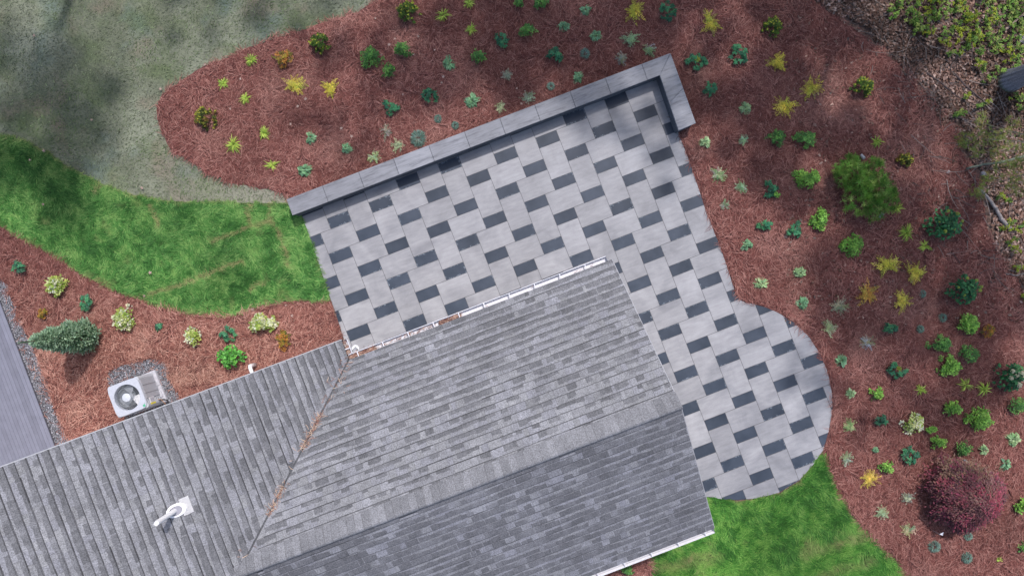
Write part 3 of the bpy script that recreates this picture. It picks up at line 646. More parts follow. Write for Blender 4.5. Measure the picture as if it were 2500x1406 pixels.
# ------------------------------------------------------------------ air conditioner
def rrect(hx, hy, r, n=6):
    out = []
    for cx, cy, a0 in ((hx - r, hy - r, 0), (-hx + r, hy - r, 90), (-hx + r, -hy + r, 180), (hx - r, -hy + r, 270)):
        for i in range(n + 1): a = R(a0 + 90 * i / n); out.append((cx + r * math.cos(a), cy + r * math.sin(a)))
    return out
def ac_unit():
    zt = .92; X, Y, _ = W(310, 970, zt); ang = R(20.9); root = empty('air_conditioner', (X, Y, 0), ang)
    tag(root, 'square grey air conditioner with round fan grille beside the shingled eave', 'air conditioner')
    h = .43; b = MB(); n = 7; o = rrect(h, h, .11)
    cs = (.40, .42, .46)
    b.prism(rrect(h - .02, h - .02, .09), .12, .16, cs)
    # louvred side panels
    m_ = len(o)
    for lev in range(1): pass
    vs = []; prof = []; z = .14
    while z < zt - .07:
        prof += [(.012, z), (.0, z + .012), (.0, z + .075), (.02, z + .085)]; z += .095
    prof.append((.01, zt - .06))
    for ins, z in prof:
        k = (h - .012 - ins) / h; vs += [(x * k, y * k, z) for x, y in o]
    fs = []
    for L in range(len(prof) - 1): fs += [(L * m_ + i, L * m_ + (i + 1) % m_, (L + 1) * m_ + (i + 1) % m_, (L + 1) * m_ + i) for i in range(m_)]
    b.add(vs, fs, cs); b.build('cabinet', M['attr'], root)
    # corner posts
    for x, y in ((1, 1), (-1, 1), (-1, -1), (1, -1)):
        p = MB(); p.tube([(x * (h - .07), y * (h - .07), .14), (x * (h - .07), y * (h - .07), zt - .05)], .075, 12, (.5, .52, .56)); p.build('corner_post', M['attr'], root)
    # top cover with round opening
    t_ = MB(); N_ = 56; rr_ = .335; ring = []; outr = []
    oo = rrect(h, h, .12, 13)
    q = len(oo)
    def atang(a):
        # point of the rounded square in direction a
        best = min(oo, key=lambda p: abs((math.atan2(p[1], p[0]) - a + math.pi) % (2 * math.pi) - math.pi)); return best
    inn = [(rr_ * math.cos(2 * math.pi * i / q), rr_ * math.sin(2 * math.pi * i / q)) for i in range(q)]
    oo = []
    for i in range(72):
        a = 2 * math.pi * i / 72; r9 = h / (abs(math.cos(a)) ** 7 + abs(math.sin(a)) ** 7) ** (1 / 7); oo.append((r9 * math.cos(a), r9 * math.sin(a)))
    q = 72
    inn = [(rr_ * math.cos(math.atan2(y, x)), rr_ * math.sin(math.atan2(y, x))) for x, y in oo]
    lip = [(x * 1.03, y * 1.03) for x, y in inn]
    V = [(x * .985, y * .985, zt) for x, y in oo] + [(x, y, zt + .004) for x, y in lip] + [(x, y, zt - .012) for x, y in inn] + [(x * 1.0, y * 1.0, zt - .12) for x, y in inn] + [(x, y, zt - .02) for x, y in oo] + [(x, y, zt - .065) for x, y in oo]
    def band(a, c): return [(a * q + i, a * q + (i + 1) % q, c * q + (i + 1) % q, c * q + i) for i in range(q)]
    t_.add(V, band(0, 1) + band(1, 2) + band(2, 3) + band(4, 0) + band(5, 4), (.50, .53, .60)); t_.build('top_cover', M['attr'], root)
    # inside
    i_ = MB(); i_.lathe((0, 0, 0), [(.31, zt - .12), (.31, zt - .5), (.0, zt - .5)], 40, (.26, .28, .30)); i_.build('fan_shroud', M['attr'], root)
    fn = MB()
    for k in range(3):
        a0 = R(-75 + 120 * k); vs = []; 
        for i in range(7):
            a = a0 + R(62) * i / 6; zz = zt - .17 - .05 * i / 6; vs += [(.08 * math.cos(a), .08 * math.sin(a), zz), (.30 * math.cos(a + .12), .30 * math.sin(a + .12), zz + .01)]
        fn.add(vs, [(2 * i, 2 * i + 1, 2 * i + 3, 2 * i + 2) for i in range(6)], (.85, .86, .88) if k == 0 else (.33, .35, .38))
    fn.lathe((0, 0, 0), [(.09, zt - .24), (.09, zt - .13), (.0, zt - .125)], 24, (.5, .52, .56)); fn.build('fan', M['attr'], root)
    g = MB(); gc = (.52, .55, .60)
    for k in range(60):
        a = 2 * math.pi * k / 60; pts = [((.09 + (.332 - .09) * t_) * math.cos(a + .15 * t_), (.09 + (.332 - .09) * t_) * math.sin(a + .15 * t_), zt + .03 - .035 * t_ ** 2) for t_ in (0, .35, .7, 1)]
        g.tube(pts, .0026, 4, gc, cap=False)
    for r_ in (.16, .245): g.tube([(r_ * math.cos(2 * math.pi * i / 40), r_ * math.sin(2 * math.pi * i / 40), zt + .02 - .04 * (r_ - .16)) for i in range(41)], .003, 4, gc, cap=False)
    g.build('fan_grille', M['wire'], root)
    hb = MB(); hb.lathe((0, 0, 0), [(.112, zt + .015), (.112, zt + .033), (.095, zt + .04), (0, zt + .042)], 32, (.58, .62, .68)); hb.build('grille_hub', M['attr'], root, smooth=True)
    gs = MB(); gs.prism([(h - .11, -h + .035), (h - .045, -h + .05), (h - .05, -h + .115), (h - .115, -h + .10)], zt + .0, zt + .0035, (.10, .42, .25)); gs.prism([(h - .05, -h + .12), (h - .03, -h + .12), (h - .035, -h + .15)], zt, zt + .0035, (.1, .2, .2)); gs.build('green_sticker', M['attr'], root)
    # rating plate, energy sticker and access panel on the side away from the hedge
    pn = MB(); pn.box((h - .004, .06, .5), .008, .26, .33, 0, (.40, .41, .45)); 
    for yv in (.16, -.06): pn.box((h + .0065, yv, .5), .004, .006, .32, 0, (.2, .2, .22))
    pn.build('access_panel', M['attr'], root)
    st = MB(); st.box((h + .004, -.27, .62), .003, .07, .13, 0, (.75, .75, .78))
    for k in range(5): st.box((h + .009, -.27, .54 + k * .035), .003, .055, .005, 0, (.15, .15, .2))
    st.build('rating_plate', M['attr'], root)
    ys = MB(); ys.box((h + .004, -.365, .62), .003, .022, .12, 0, (.70, .62, .05)); ys.build('energy_sticker', M['attr'], root)
    # pipes
    pi = MB(); pi.tube([(h, -.36, .3), (h + .1, -.37, .28), (h + .15, -.42, .2), (h + .14, -.6, .18)], .022, 8, (.03, .03, .035)); pi.tube([(h, -.32, .36), (h + .08, -.33, .36), (h + .12, -.5, .3)], .01, 6, (.35, .2, .12)); pi.build('refrigerant_pipe', M['attr'], root)
    # pad
    pad = MB(); pad.prism([(-.46, -.46), (.52, -.46), (.5, .48), (-.46, .46)], .025, .115, (.6, .58, .6), bevel=.01)
    po = pad.build('concrete_pad', M['concrete'], root)
    return root
AC = ac_unit()
def pad_block(px, py, z, hx, hy, rz, lab, seed):
    rng = random.Random(seed); b = MB(); q = rrect(hx, hy, min(hx, hy) * .3, 2); q = [(x * rng.uniform(.9, 1.08), y * rng.uniform(.9, 1.08)) for x, y in q]
    b.prism(q, 0, z, (.6, .58, .6), bevel=.02); o = b.build('concrete_block', M['concrete']); o.location = W(px, py, .02); o.rotation_euler.z = rz; tag(o, lab, 'block', 'pale blocks by the air conditioner')
pad_block(384, 928, .12, .09, .17, R(18), 'pale concrete block lying nearest the gravel top edge by the air conditioner', 1)
pad_block(393, 962, .14, .09, .10, R(30), 'pale concrete block half under the shingled edge by the air conditioner', 2)

def elbow_pipe():
    x, y, _ = W(611, 893, .4); b = MB(); p = Vector((x, y, .42)); d = Vector((HS, -HC, 0)); 
    b.tube([p - Vector((0, 0, .4)), p - Vector((0, 0, .06)), p, p + Vector(d) * .05 + Vector((0, 0, .035)), p + Vector(d) * .28 + Vector((0, 0, .035))], .05, 14, (.8, .8, .82))
    o = b.build('drain_pipe', M['pvc'], smooth=True); tag(o, 'short white plastic elbow pipe poking out beside the wing eave', 'pipe')
elbow_pipe()
def drain_cap():
    x, y, _ = W(868, 851, .05); b = MB(); b.lathe((x, y, .035), [(.10, 0), (.10, .05), (.085, .06), (.06, .062), (0, .065)], 28, (.8, .8, .82)); o = b.build('floor_drain', M['pvc'], smooth=True); tag(o, 'round white drain cap at the patio corner beneath the gutter', 'drain')
drain_cap()
def spotlight(px, py, lab, rz):
    x, y, _ = W(px, py, .15); root = empty('spotlight', (x, y, 0), rz); tag(root, lab, 'garden light', 'garden spotlights in the straw bed')
    a = MB(); a.tube([(0, 0, 0), (0, 0, .12)], .012, 6, (.1, .1, .1)); a.build('stake', M['attr'], root)
    b = MB(); b.tube([(-.05, 0, .13), (.02, 0, .17), (.07, 0, .20)], [.035, .042, .045], 12, (.36, .37, .40)); b.build('lamp_head', M['attr'], root)
    c = MB(); c.tube([(.068, 0, .199), (.074, 0, .203)], .038, 12, (.55, .57, .6)); c.build('lens', M['attr'], root)
spotlight(2105, 382, 'small grey spotlight on the upper side of the soft green pine', -1.2)
spotlight(2150, 527, 'small grey spotlight below the soft green pine', 1.1)
spotlight(2357, 1126, 'small grey spotlight just above the dark red maple', -1.0)
def flag():
    x, y, _ = W(2291, 1302, .3); root = empty('marker_flag', (x, y, 0), .3); tag(root, 'small white marker flag on a wire stake left below the red maple', 'flag')
    a = MB(); a.tube([(0, 0, 0), (0, 0, .36)], .003, 5, (.5, .5, .5)); a.build('stake', M['attr'], root)
    b = MB(); b.add([(0, 0, .34), (.13, .02, .335), (.10, -.09, .29), (0, 0, .24), (.0, .002, .345), (.13, .022, .34), (.10, -.088, .295), (0, .002, .245)], [(0, 1, 2), (0, 2, 3), (6, 5, 4), (7, 6, 4)], (.85, .85, .9)); b.build('flag_sheet', M['attr'], root)
flag()
# ------------------------------------------------------------------ loose ground cover: straw, grass, litter, gravel
VX, VY = 14.6, 8.4
def scatter(polys, per_m2, rr, grow=0.0):
    """random points inside any of the outlines, limited to the surroundings of the view"""
    n = int(4 * VX * VY * per_m2); x = rr.uniform(-VX, VX, n); y = rr.uniform(-VY, VY, n); k = np.zeros(n, bool)
    for p in polys: k |= inside(p, x, y)
    return x[k], y[k]
HOUSE = [hp(u, v)[:2] for u, v in ((UR - .5, VN + .6), (UR - .5, VS - .6), (-30, VS - .6), (-30, WV + .5), (UL - .6, WV + .5), (UL - .6, VN + .6))]
def no_house(x, y): return ~inside(HOUSE, x, y)
PAT = wp(PATIO); WALLF = wp([(700, 497), (1632, 142), (1694, 305), (1655, 322), (1600, 190), (716, 530)])
def straw():
    rr = np.random.default_rng(21); wob = lambda x, y: (x + .09 * (vnoise(x, y, .18, 5) - .5), y + .09 * (vnoise(x, y, .18, 6) - .5))
    n = int(4 * VX * VY * 1150); x = rr.uniform(-VX, VX, n); y = rr.uniform(-VY, VY, n); x2, y2 = wob(x, y)
    k = inside(wp(BED_MAIN), x2, y2) | inside(wp(BED_L), x2, y2) | inside(wp(BED_S), x, y)
    k &= ~inside(PAT, x2, y2) & ~inside(WALLF, x, y) & no_house(x, y) & ~inside(wp(LAWN_L), x, y) & ~inside(wp(LAWN_R), x, y)
    for g in (wp(GRAV_STRIP), wp(GRAV_AC)): k &= ~(inside(g, x2, y2) & (rr.random(n) < .93))
    # thins out towards the woodland
    edge = np.clip((x - 9.3) / 3.5, 0, 1) * np.clip((y + .5) / 4, 0, 1)
    k &= rr.random(n) > edge * .55 * (vnoise(x, y, .8, 2) > .35)
    x, y = x[k], y[k]; n = len(x)
    flow = vnoise(x, y, .45, 7) * 9 + rr.normal(0, .75, n); ex, ey = x + .16 * np.cos(flow), y + .16 * np.sin(flow); k2 = ~inside(PAT, ex, ey) | (rr.random(n) < .3)
    x, y, flow = x[k2], y[k2], flow[k2]; n = len(x); z = .018 + .045 * vnoise(x, y, .35, 8) + rr.uniform(0, .035, n)
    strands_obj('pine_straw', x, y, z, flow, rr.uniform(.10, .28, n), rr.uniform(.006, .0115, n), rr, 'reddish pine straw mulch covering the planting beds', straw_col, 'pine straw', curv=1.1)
    print('straw', n)
straw()
SEAMS = [[(350, 724), (395, 708), (430, 698), (500, 672), (560, 646), (590, 640)], [(515, 590), (560, 574), (590, 562), (625, 548), (660, 540)], [(612, 498), (604, 520), (608, 548)], [(655, 500), (662, 540), (690, 590), (705, 650)],
         [(362, 505), (378, 525), (392, 550)], [(240, 455), (232, 470)], [(640, 690), (610, 705)]]
SEAMS_R = [[(1960, 1350), (2050, 1325), (2110, 1310)], [(2000, 1406), (2120, 1365)], [(1590, 1390), (1750, 1350)]]
def grass():
    rr = np.random.default_rng(31); P1, P2 = wp(LAWN_L), wp(LAWN_R); n = int(4 * VX * VY * 3800); x = rr.uniform(-VX, VX, n); y = rr.uniform(-VY, VY, n)
    xw = x + .03 * (vnoise(x, y, .07, 5) - .5); yw = y + .03 * (vnoise(x, y, .07, 6) - .5)
    L = inside(P1, xw, yw); Rr = inside(P2, xw, yw); k = (L | Rr) & ~inside(PAT, xw, yw) & ~inside(WALLF, x, y) & no_house(x, y)
    k &= ~inside(wp(BED_S), x, y)
    x, y, L = x[k], y[k], L[k]; n = len(x)
    d = np.full(n, 9.0)
    for s_ in SEAMS: d = np.minimum(d, seg_dist(wp(s_), x, y) + .0)
    d2 = np.full(n, 9.0)
    for s_ in SEAMS_R: d2 = np.minimum(d2, seg_dist(wp(s_), x, y))
    seam = np.clip(1 - (d + .05 * (vnoise(x, y, .12, 4) - .5)) / .085, 0, 1) + .38 * np.clip(1 - (d2 + .2 * (vnoise(x, y, .3, 4) - .5)) / .22, 0, 1)
    edge = np.full(n, 9.0)
    for P_ in (P1, P2): edge = np.minimum(edge, seg_dist(P_ + [P_[0]], x, y))
    tan = np.clip(seam * 1.4, 0, 1) * .95 + .55 * np.clip(1 - edge / .06, 0, 1)
    tan = np.clip(tan + .8 * np.clip(vnoise(x, y, .55, 12) * .6 + vnoise(x, y, .16, 13) * .5 - .78, 0, 1) * 3, 0, 1)
    kk = rr.random(n) > seam * .55; x, y, L, tan = x[kk], y[kk], L[kk], tan[kk]; n = len(x)
    flow = R(-25) + 2.6 * (vnoise(x, y, .5, 14) - .5) + 2.2 * (vnoise(x, y, .17, 15) - .5) + rr.normal(0, .45, n); flow = np.where(rr.random(n) < .5, flow, flow + 3.14 * (vnoise(x, y, .3, 18) > .5))
    def col(xx, yy, r_):
        a = np.array([.036, .125, .026]); b_ = np.array([.095, .285, .062]); c = np.array([.28, .47, .14]); v = np.clip(.75 * vnoise(xx, yy, .16, 16) + .5 * vnoise(xx, yy, .5, 17) - .13 + r_.normal(0, .26, n), 0, 1)[:, None]
        g = np.where(v < .5, a + (b_ - a) * v * 2, b_ + (c - b_) * (v - .5) * 2)
        big = (.82 + .45 * vnoise(xx, yy, 1.5, 19))[:, None]; shade_k = 1 - .45 * np.clip((-xx - 8) / 5, 0, 1) * np.clip((yy - 1.8) / 2.0, 0, 1)  # top left lawn corner darkened, its shade put into the blade colour
        g = g * big * shade_k[:, None]; g[~L] *= np.array([.78, .90, .62])
        t_ = (tan * r_.uniform(.4, 1, n))[:, None]; return g * (1 - t_) + t_ * np.array([.42, .36, .17])
    z = .018 + rr.uniform(.0, .03, n)
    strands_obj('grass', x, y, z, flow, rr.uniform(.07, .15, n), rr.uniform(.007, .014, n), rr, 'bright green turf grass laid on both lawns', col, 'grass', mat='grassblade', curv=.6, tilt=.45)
    print('grass', n)
grass()
def soil_grass():
    rr = np.random.default_rng(33); x, y = scatter([wp(SOIL)], 260, rr); k = ~inside(wp(BED_MAIN), x, y) & ~inside(wp(LAWN_L), x, y); x, y = x[k], y[k]; n = len(x)
    def col(xx, yy, r_):
        v = vnoise(xx, yy, 1.2, 22)[:, None]; q = r_.random(n)[:, None]
        c = np.array([.185, .205, .135]) * (1 - v) + np.array([.115, .185, .062]) * v; return np.where(q < .35, c * .45, np.where(q > .93, c * 1.9 + .02, c)) 
    strands_obj('grass_seedlings', x, y, np.full(n, .012), 1.9 * vnoise(x, y, .7, 3) + rr.normal(0, .5, n), rr.uniform(.03, .09, n), rr.uniform(.006, .013, n), rr, 'thin clumps of sprouting grass and seed mulch on the bare soil', col, 'seedlings', mat='grassblade', curv=.8, tilt=.1)
soil_grass()
def litter():
    rr = np.random.default_rng(41); n = 70000; x = rr.uniform(7.5, 15.2, n); y = rr.uniform(-1, 8.6, n)
    inb = inside(wp(BED_MAIN), x + .5 * (vnoise(x, y, .5, 3) - .5), y + .5 * (vnoise(x, y, .5, 4) - .5)); k = ~inb | (rr.random(n) < .05)
    x, y = x[k], y[k]; n = len(x); a = rr.uniform(0, 6.28, n); L = rr.uniform(.028, .06, n); w_ = L * rr.uniform(.35, .6, n)
    z = .02 + rr.uniform(0, .05, n); tx = rr.normal(0, .35, n); ty = rr.normal(0, .35, n)
    c, s_ = np.cos(a), np.sin(a); V = np.zeros((n, 6, 3))
    for i, (p, q, up) in enumerate(((-1, 0, 0), (-.3, -1, .25), (.5, -.7, .2), (1, 0, 0), (.5, .7, .25), (-.3, 1, .2))):
        dx = p * L; dy = q * w_; V[:, i] = np.c_[x + dx * c - dy * s_, y + dx * s_ + dy * c, z + dx * tx + dy * ty + up * L]
    i0 = (np.arange(n) * 6)[:, None]; F = np.concatenate([i0 + np.array([[0, 1, 2, 3]]), i0 + np.array([[0, 3, 4, 5]])])
    r = rr.random(n)[:, None]; pal = np.array([[.13, .075, .055], [.26, .155, .12], [.38, .25, .20], [.52, .38, .32], [.20, .16, .14]]); col = pal[rr.choice(5, n, p=[.28, .26, .24, .10, .12])] * rr.uniform(.8, 1.2, (n, 1)) * (.42 + .85 * vnoise(x, y, .9, 6))[:, None]
    o = np_obj('leaf_litter', V.reshape(-1, 3), F, np.repeat(col, 6, 0), M['litter']); tag(o, 'dry brown and pinkish fallen leaves on the woodland floor', 'leaf litter', kind='stuff')
    # a few dry leaves blown onto beds and lawns
    pts = [(503, 161), (590, 195), (729, 262), (565, 268), (712, 305), (748, 244), (932, 137), (1010, 136), (965, 98), (951, 112), (1022, 92), (1062, 125), (1083, 190), (1079, 204), (985, 233), (1262, 218), (1273, 255), (985, 40), (918, 48), (88, 90), (395, 220), (228, 295), (350, 460), (112, 370), (110, 500), (356, 722), (370, 666), (78, 392), (620, 755), (700, 745), (715, 770), (860, 335), (835, 315), (450, 1015), (2095, 905), (1330, 1290)]
    pts = pts[:-2]; V = []; F = []; C = []
    for px, py in pts:
        X, Y, _ = W(px, py); a0 = rr.uniform(0, 6.28); m_ = 10; base = len(V); sz = rr.uniform(.04, .07); cc = np.array([.55, .40, .34]) * rr.uniform(.7, 1.1)
        V.append((X, Y, .085)); C.append(cc)
        for i in range(m_):
            r_ = sz * (1 if i % 2 == 0 else .45) * rr.uniform(.7, 1.1); V.append((X + r_ * math.cos(a0 + i * 6.283 / m_), Y + r_ * math.sin(a0 + i * 6.283 / m_), .08 + rr.uniform(-.01, .015))); C.append(cc * .9)
        F += [(base, base + 1 + i, base + 1 + (i + 1) % m_) for i in range(m_)]
    o = np_obj('fallen_leaves', np.array(V), np.array(F), np.array(C), M['litter']); tag(o, 'scattered pale lobed dead leaves on the straw, soil and lawn', 'dead leaves', kind='stuff')
litter()
def gravel():
    rr = np.random.default_rng(51); x, y = scatter([wp(GRAV_STRIP), wp(GRAV_AC)], 2100, rr); k = no_house(x, y); x, y = x[k], y[k]
    x = x + rr.normal(0, .03, len(x)); y = y + rr.normal(0, .03, len(y)); n = len(x); r = rr.uniform(.009, .022, n); V = np.zeros((n, 6, 3)); a = rr.uniform(0, 6.28, n)
    for i in range(4):
        b_ = a + i * 1.571 + rr.normal(0, .2, n); q = r * rr.uniform(.7, 1.25, n); V[:, i] = np.c_[x + q * np.cos(b_), y + q * np.sin(b_), .03 + r * rr.uniform(-.1, .4, n)]
    V[:, 4] = np.c_[x + rr.normal(0, .003, n), y + rr.normal(0, .003, n), .03 + r * rr.uniform(.7, 1.1, n)]; V[:, 5] = np.c_[x, y, .03 - r]
    i0 = (np.arange(n) * 6)[:, None]; F = np.concatenate([i0 + np.array([[i, (i + 1) % 4, 4]]) for i in range(4)])
    g = rr.choice([.05, .12, .22, .36, .5], n, p=[.22, .27, .27, .17, .07])[:, None] * rr.uniform(.8, 1.2, (n, 1)) * np.array([[.97, .98, 1.08]])
    o = np_obj('gravel', V.reshape(-1, 3), F, np.repeat(g, 6, 0), M['stone']); tag(o, 'mixed grey crushed gravel by the deck and air conditioner', 'gravel', kind='stuff')
gravel()

# ------------------------------------------------------------------ plants
def leaf(mb, p, az, pitch, L, Wd, ci, ce, droop=.35, rows=2, roll=0):
    """a folded leaf: centre line colour ci, margin colour ce"""
    ca, sa = math.cos(az), math.sin(az); side = (-sa, ca); V = []; C = []; x, y, z = p; pt = pitch
    prof = (0.25, 1.0, .8, 0.0) if rows == 3 else (.3, 1.0, 0.0)
    n = len(prof)
    for i, w_ in enumerate(prof):
        hw = Wd * w_ * .5; fold = hw * .45
        if i == n - 1: V.append((x, y, z)); C.append(ce)
        else:
            V += [(x + side[0] * hw, y + side[1] * hw, z + fold + roll * hw), (x, y, z), (x - side[0] * hw, y - side[1] * hw, z + fold - roll * hw)]; C += [ce, ci, ce]
        st = L / (n - 1); x += ca * math.cos(pt) * st; y += sa * math.cos(pt) * st; z += math.sin(pt) * st; pt -= droop
    F = []
    for i in range(n - 2): a = 3 * i; F += [(a, a + 1, a + 4, a + 3), (a + 1, a + 2, a + 5, a + 4)]
    a = 3 * (n - 2); F += [(a, a + 1, a + 3), (a + 1, a + 2, a + 3)]
    mb.add(V, F, C)
def jit(c, rng, a=.2):
    k = rng.uniform(1 - a, 1 + a); return (c[0] * k * rng.uniform(.93, 1.07), c[1] * k, c[2] * k * rng.uniform(.9, 1.1))
def lobes(rng, rx, ry, n=3):
    """an uneven outline: a few overlapping lobes inside the ellipse rx, ry"""
    out = []; a0 = rng.uniform(0, 6.28)
    for i in range(n):
        a = a0 + i * 6.283 / n + rng.uniform(-.5, .5); r = rng.uniform(.35, .55); out.append((rx * r * math.cos(a), ry * r * math.sin(a), rng.uniform(.42, .6)))
    out.append((0, 0, .5)); return out
def P_tuft(mb, rng, rx, ry, pal, h=.16):
    for i in range(int(44 + 20 * rng.random())):
        az = rng.uniform(0, 6.283); k = rng.uniform(.45, 1.15); L = math.hypot(rx * math.cos(az), ry * math.sin(az)) * k * 1.25; c = jit(rng.choice(pal), rng, .25)
        leaf(mb, (rng.uniform(-.02, .02), rng.uniform(-.02, .02), .02), az, rng.uniform(.35, 1.15), L * 1.15, rng.uniform(.014, .026), c, tuple(v * 1.15 for v in c), rng.uniform(.45, .8), 3)
def P_hosta(mb, rng, rx, ry, pal, h=.2):
    R_ = max(rx, ry); cl = [(0, 0, .95)] + [(rx * .45 * math.cos(a), ry * .45 * math.sin(a), rng.uniform(.5, .65)) for a in (rng.uniform(0, 6.28),)]
    for (cx, cy, q) in cl:
        for ring, (k, pt, n) in enumerate(((1.0, .2, 12), (.78, .45, 10), (.52, .8, 7), (.3, 1.1, 4))):
            for i in range(n):
                if rng.random() < .22: continue
                az = i * 6.283 / n + ring * .4 + rng.uniform(-.3, .3); L = math.hypot(rx * math.cos(az), ry * math.sin(az)) * q * k * rng.uniform(.75, 1.2) * 1.0
                c = jit(rng.choice(pal), rng, .22); e = tuple(min(1, v * 1.35 + .02) for v in c); s_ = .25 * L
                leaf(mb, (cx + s_ * math.cos(az), cy + s_ * math.sin(az), .03 + .045 * ring), az, pt, L, max(.045, L * .52), c, e, .5, 3)
def P_leafy(mb, rng, rx, ry, pal, h=.28, lf=.045, dens=1.0, edge=1.25):
    lb = lobes(rng, rx, ry, rng.choice((3, 4, 5))); area = rx * ry * 3.14; n = int((area * 2600 + 60) * dens)
    tips = []
    for i in range(max(7, n // 11)):
        cx, cy, q = rng.choice(lb); a = rng.uniform(0, 6.28); r = math.sqrt(rng.random()) * q; x, y = cx * 1.1 + rx * r * math.cos(a), cy * 1.1 + ry * r * math.sin(a)
        d = min(1, math.hypot(x / rx, y / ry)); tips.append((x, y, h * (1 - .75 * d * d) * rng.uniform(.6, 1.0) + .03))
    for (x, y, z) in tips:
        tc = jit(rng.choice(pal), rng, .18)
        for k in range(11):
            az = rng.uniform(0, 6.283); L = lf * rng.uniform(.7, 1.25); o_ = rng.uniform(0, lf * .8); c = jit(tc, rng, .18); zz = z - rng.uniform(0, .07)
            leaf(mb, (x + o_ * math.cos(az), y + o_ * math.sin(az), zz), az, rng.uniform(-.2, .8), L, L * .62, c, tuple(v * edge for v in c), .4, 2, rng.uniform(-.4, .4))
    return tips
def P_fern(mb, rng, rx, ry, pal, h=.25, n=9, pw=1.0):
    """several small overlapping fountains of short fronds, so the outline is ragged"""
    sub = [(0, 0, 1.0)]; a0 = rng.uniform(0, 6.28)
    for i in range(3):
        a = a0 + i * 2.1 + rng.uniform(-.5, .5); q = rng.uniform(.2, .36); sub.append((rx * q * .85 * math.cos(a), ry * q * .85 * math.sin(a), rng.uniform(.65, 1)))
    mb.add([(-.03, -.03, .03), (.03, -.03, .03), (.0, .04, .05)], [(0, 1, 2)], pal[0])
    for (cx, cy, sc) in sub:
        base = jit(rng.choice(pal), rng, .18)
        for i in range(n):
            az = rng.uniform(0, 6.28); L = math.hypot(rx * math.cos(az), ry * math.sin(az)) * rng.uniform(.5, .82) * sc; c = jit(base if rng.random() < .6 else rng.choice(pal), rng, .25); x, y, z = cx + rng.gauss(0, .02), cy + rng.gauss(0, .02), .03 + rng.uniform(0, .06)
            pt = rng.uniform(.5, 1.15); m_ = 7; st = L * 1.1 / m_; kk = rng.uniform(-.12, .12)
            for j in range(m_):
                t_ = (j + 1) / m_; x += math.cos(az) * math.cos(pt) * st * 1.2; y += math.sin(az) * math.cos(pt) * st * 1.2; z += math.sin(pt) * st; pt -= .24; az += kk
                pl = max(.03, L * .42 * pw * (1 - t_ * .6))
                for sgn in (-1, 1):
                    if rng.random() < .12: continue
                    cc = jit(c, rng, .2); leaf(mb, (x, y, z), az + sgn * R(rng.uniform(48, 70)), rng.uniform(-.1, .2), pl * rng.uniform(.7, 1.2), pl * .3, cc, tuple(v * 1.15 for v in cc), .3, 2)
            leaf(mb, (x, y, z), az, 0, st * 2, .018, c, c, .1, 2)
def P_palm(mb, rng, rx, ry, pal, h=.28):
    n = int(7 + rx * ry * 130)
    for i in range(n):
        a = rng.uniform(0, 6.28) if i else 0; r = math.sqrt(rng.random()) * .78; x, y = rx * r * math.cos(a), ry * r * math.sin(a); z = h * (1 - .6 * r) * rng.uniform(.6, 1.05); c0 = jit(rng.choice(pal), rng, .2); m_ = rng.choice((6, 7, 8)); a1 = rng.uniform(0, 6.28); span = 6.283 * rng.uniform(.65, 1)
        for k in range(m_): 
            L = rng.uniform(.075, .12); c = jit(c0, rng, .12); leaf(mb, (x, y, z), a1 + span * k / m_, rng.uniform(-.1, .35), L, L * .34, tuple(v * 1.4 for v in c), c, .4, 3)
def P_ever(mb, rng, rx, ry, pal, h=.5, tip=(.42, .44, .06)):
    n = int(26 + rx * ry * 260); tips = []
    for i in range(n):
        a = rng.uniform(0, 6.28); r = math.sqrt(rng.random()) * rng.uniform(.75, 1.05); x, y = rx * r * math.cos(a), ry * r * math.sin(a); z = h * (1 - .7 * r * r) * rng.uniform(.65, 1.05)
        b_ = jit(rng.choice(pal), rng, .25); tp = rng.random() < .55
        for lev in range(4):
            zz = z - lev * .035; xo, yo = x * (1 - .07 * lev), y * (1 - .07 * lev)
            for k in range(6):
                az = rng.uniform(0, 6.283); L = rng.uniform(.045, .075); c = jit(tip, rng, .2) if (tp and lev == 0) else jit(b_, rng, .15); leaf(mb, (xo, yo, zz), az, .95 if lev == 0 else .35, L * (.75 if lev == 0 else 1), L * .34, c, tuple(v * 1.1 for v in c), .3, 2)
def P_ball(mb, rng, rx, ry, pal, h=.12):
    for i in range(int(200 + rx * ry * 4000)):
        az = rng.uniform(0, 6.283); el = math.asin(rng.uniform(.03, 1)); k = rng.uniform(.75, 1.05); r = rx * k; L = r * .45; c = jit(rng.choice(pal), rng, .25)
        p = (math.cos(az) * math.cos(el) * r * .62, math.sin(az) * math.cos(el) * ry * k * .66, .02 + math.sin(el) * rx * .55); leaf(mb, p, az + rng.uniform(-.6, .6), min(el, rng.uniform(.2, .8)), L, .013, c, tuple(v * 1.2 for v in c), .25, 2)
def P_hyd(mb, rng, rx, ry, pal, h=.55):
    lb = lobes(rng, rx, ry, 4); n = int(110 + rx * ry * 560)
    for i in range(n):
        cx, cy, q = rng.choice(lb); a = rng.uniform(0, 6.28); r = math.sqrt(rng.random()) * q * 1.05; x, y = cx + rx * r * math.cos(a), cy + ry * r * math.sin(a); d = min(1.1, math.hypot(x / rx, y / ry)); z = h * (1 - .6 * d * d) * rng.uniform(.5, 1); az = math.atan2(y, x) + rng.gauss(0, .8); L = rng.uniform(.075, .125); c = jit(rng.choice(pal), rng, .25)
        leaf(mb, (x - .5 * L * math.cos(az), y - .5 * L * math.sin(az), z), az, rng.uniform(-.1, .45), L, L * .72, tuple(v * 1.12 for v in c), c, .35, 3, rng.uniform(-.3, .3))
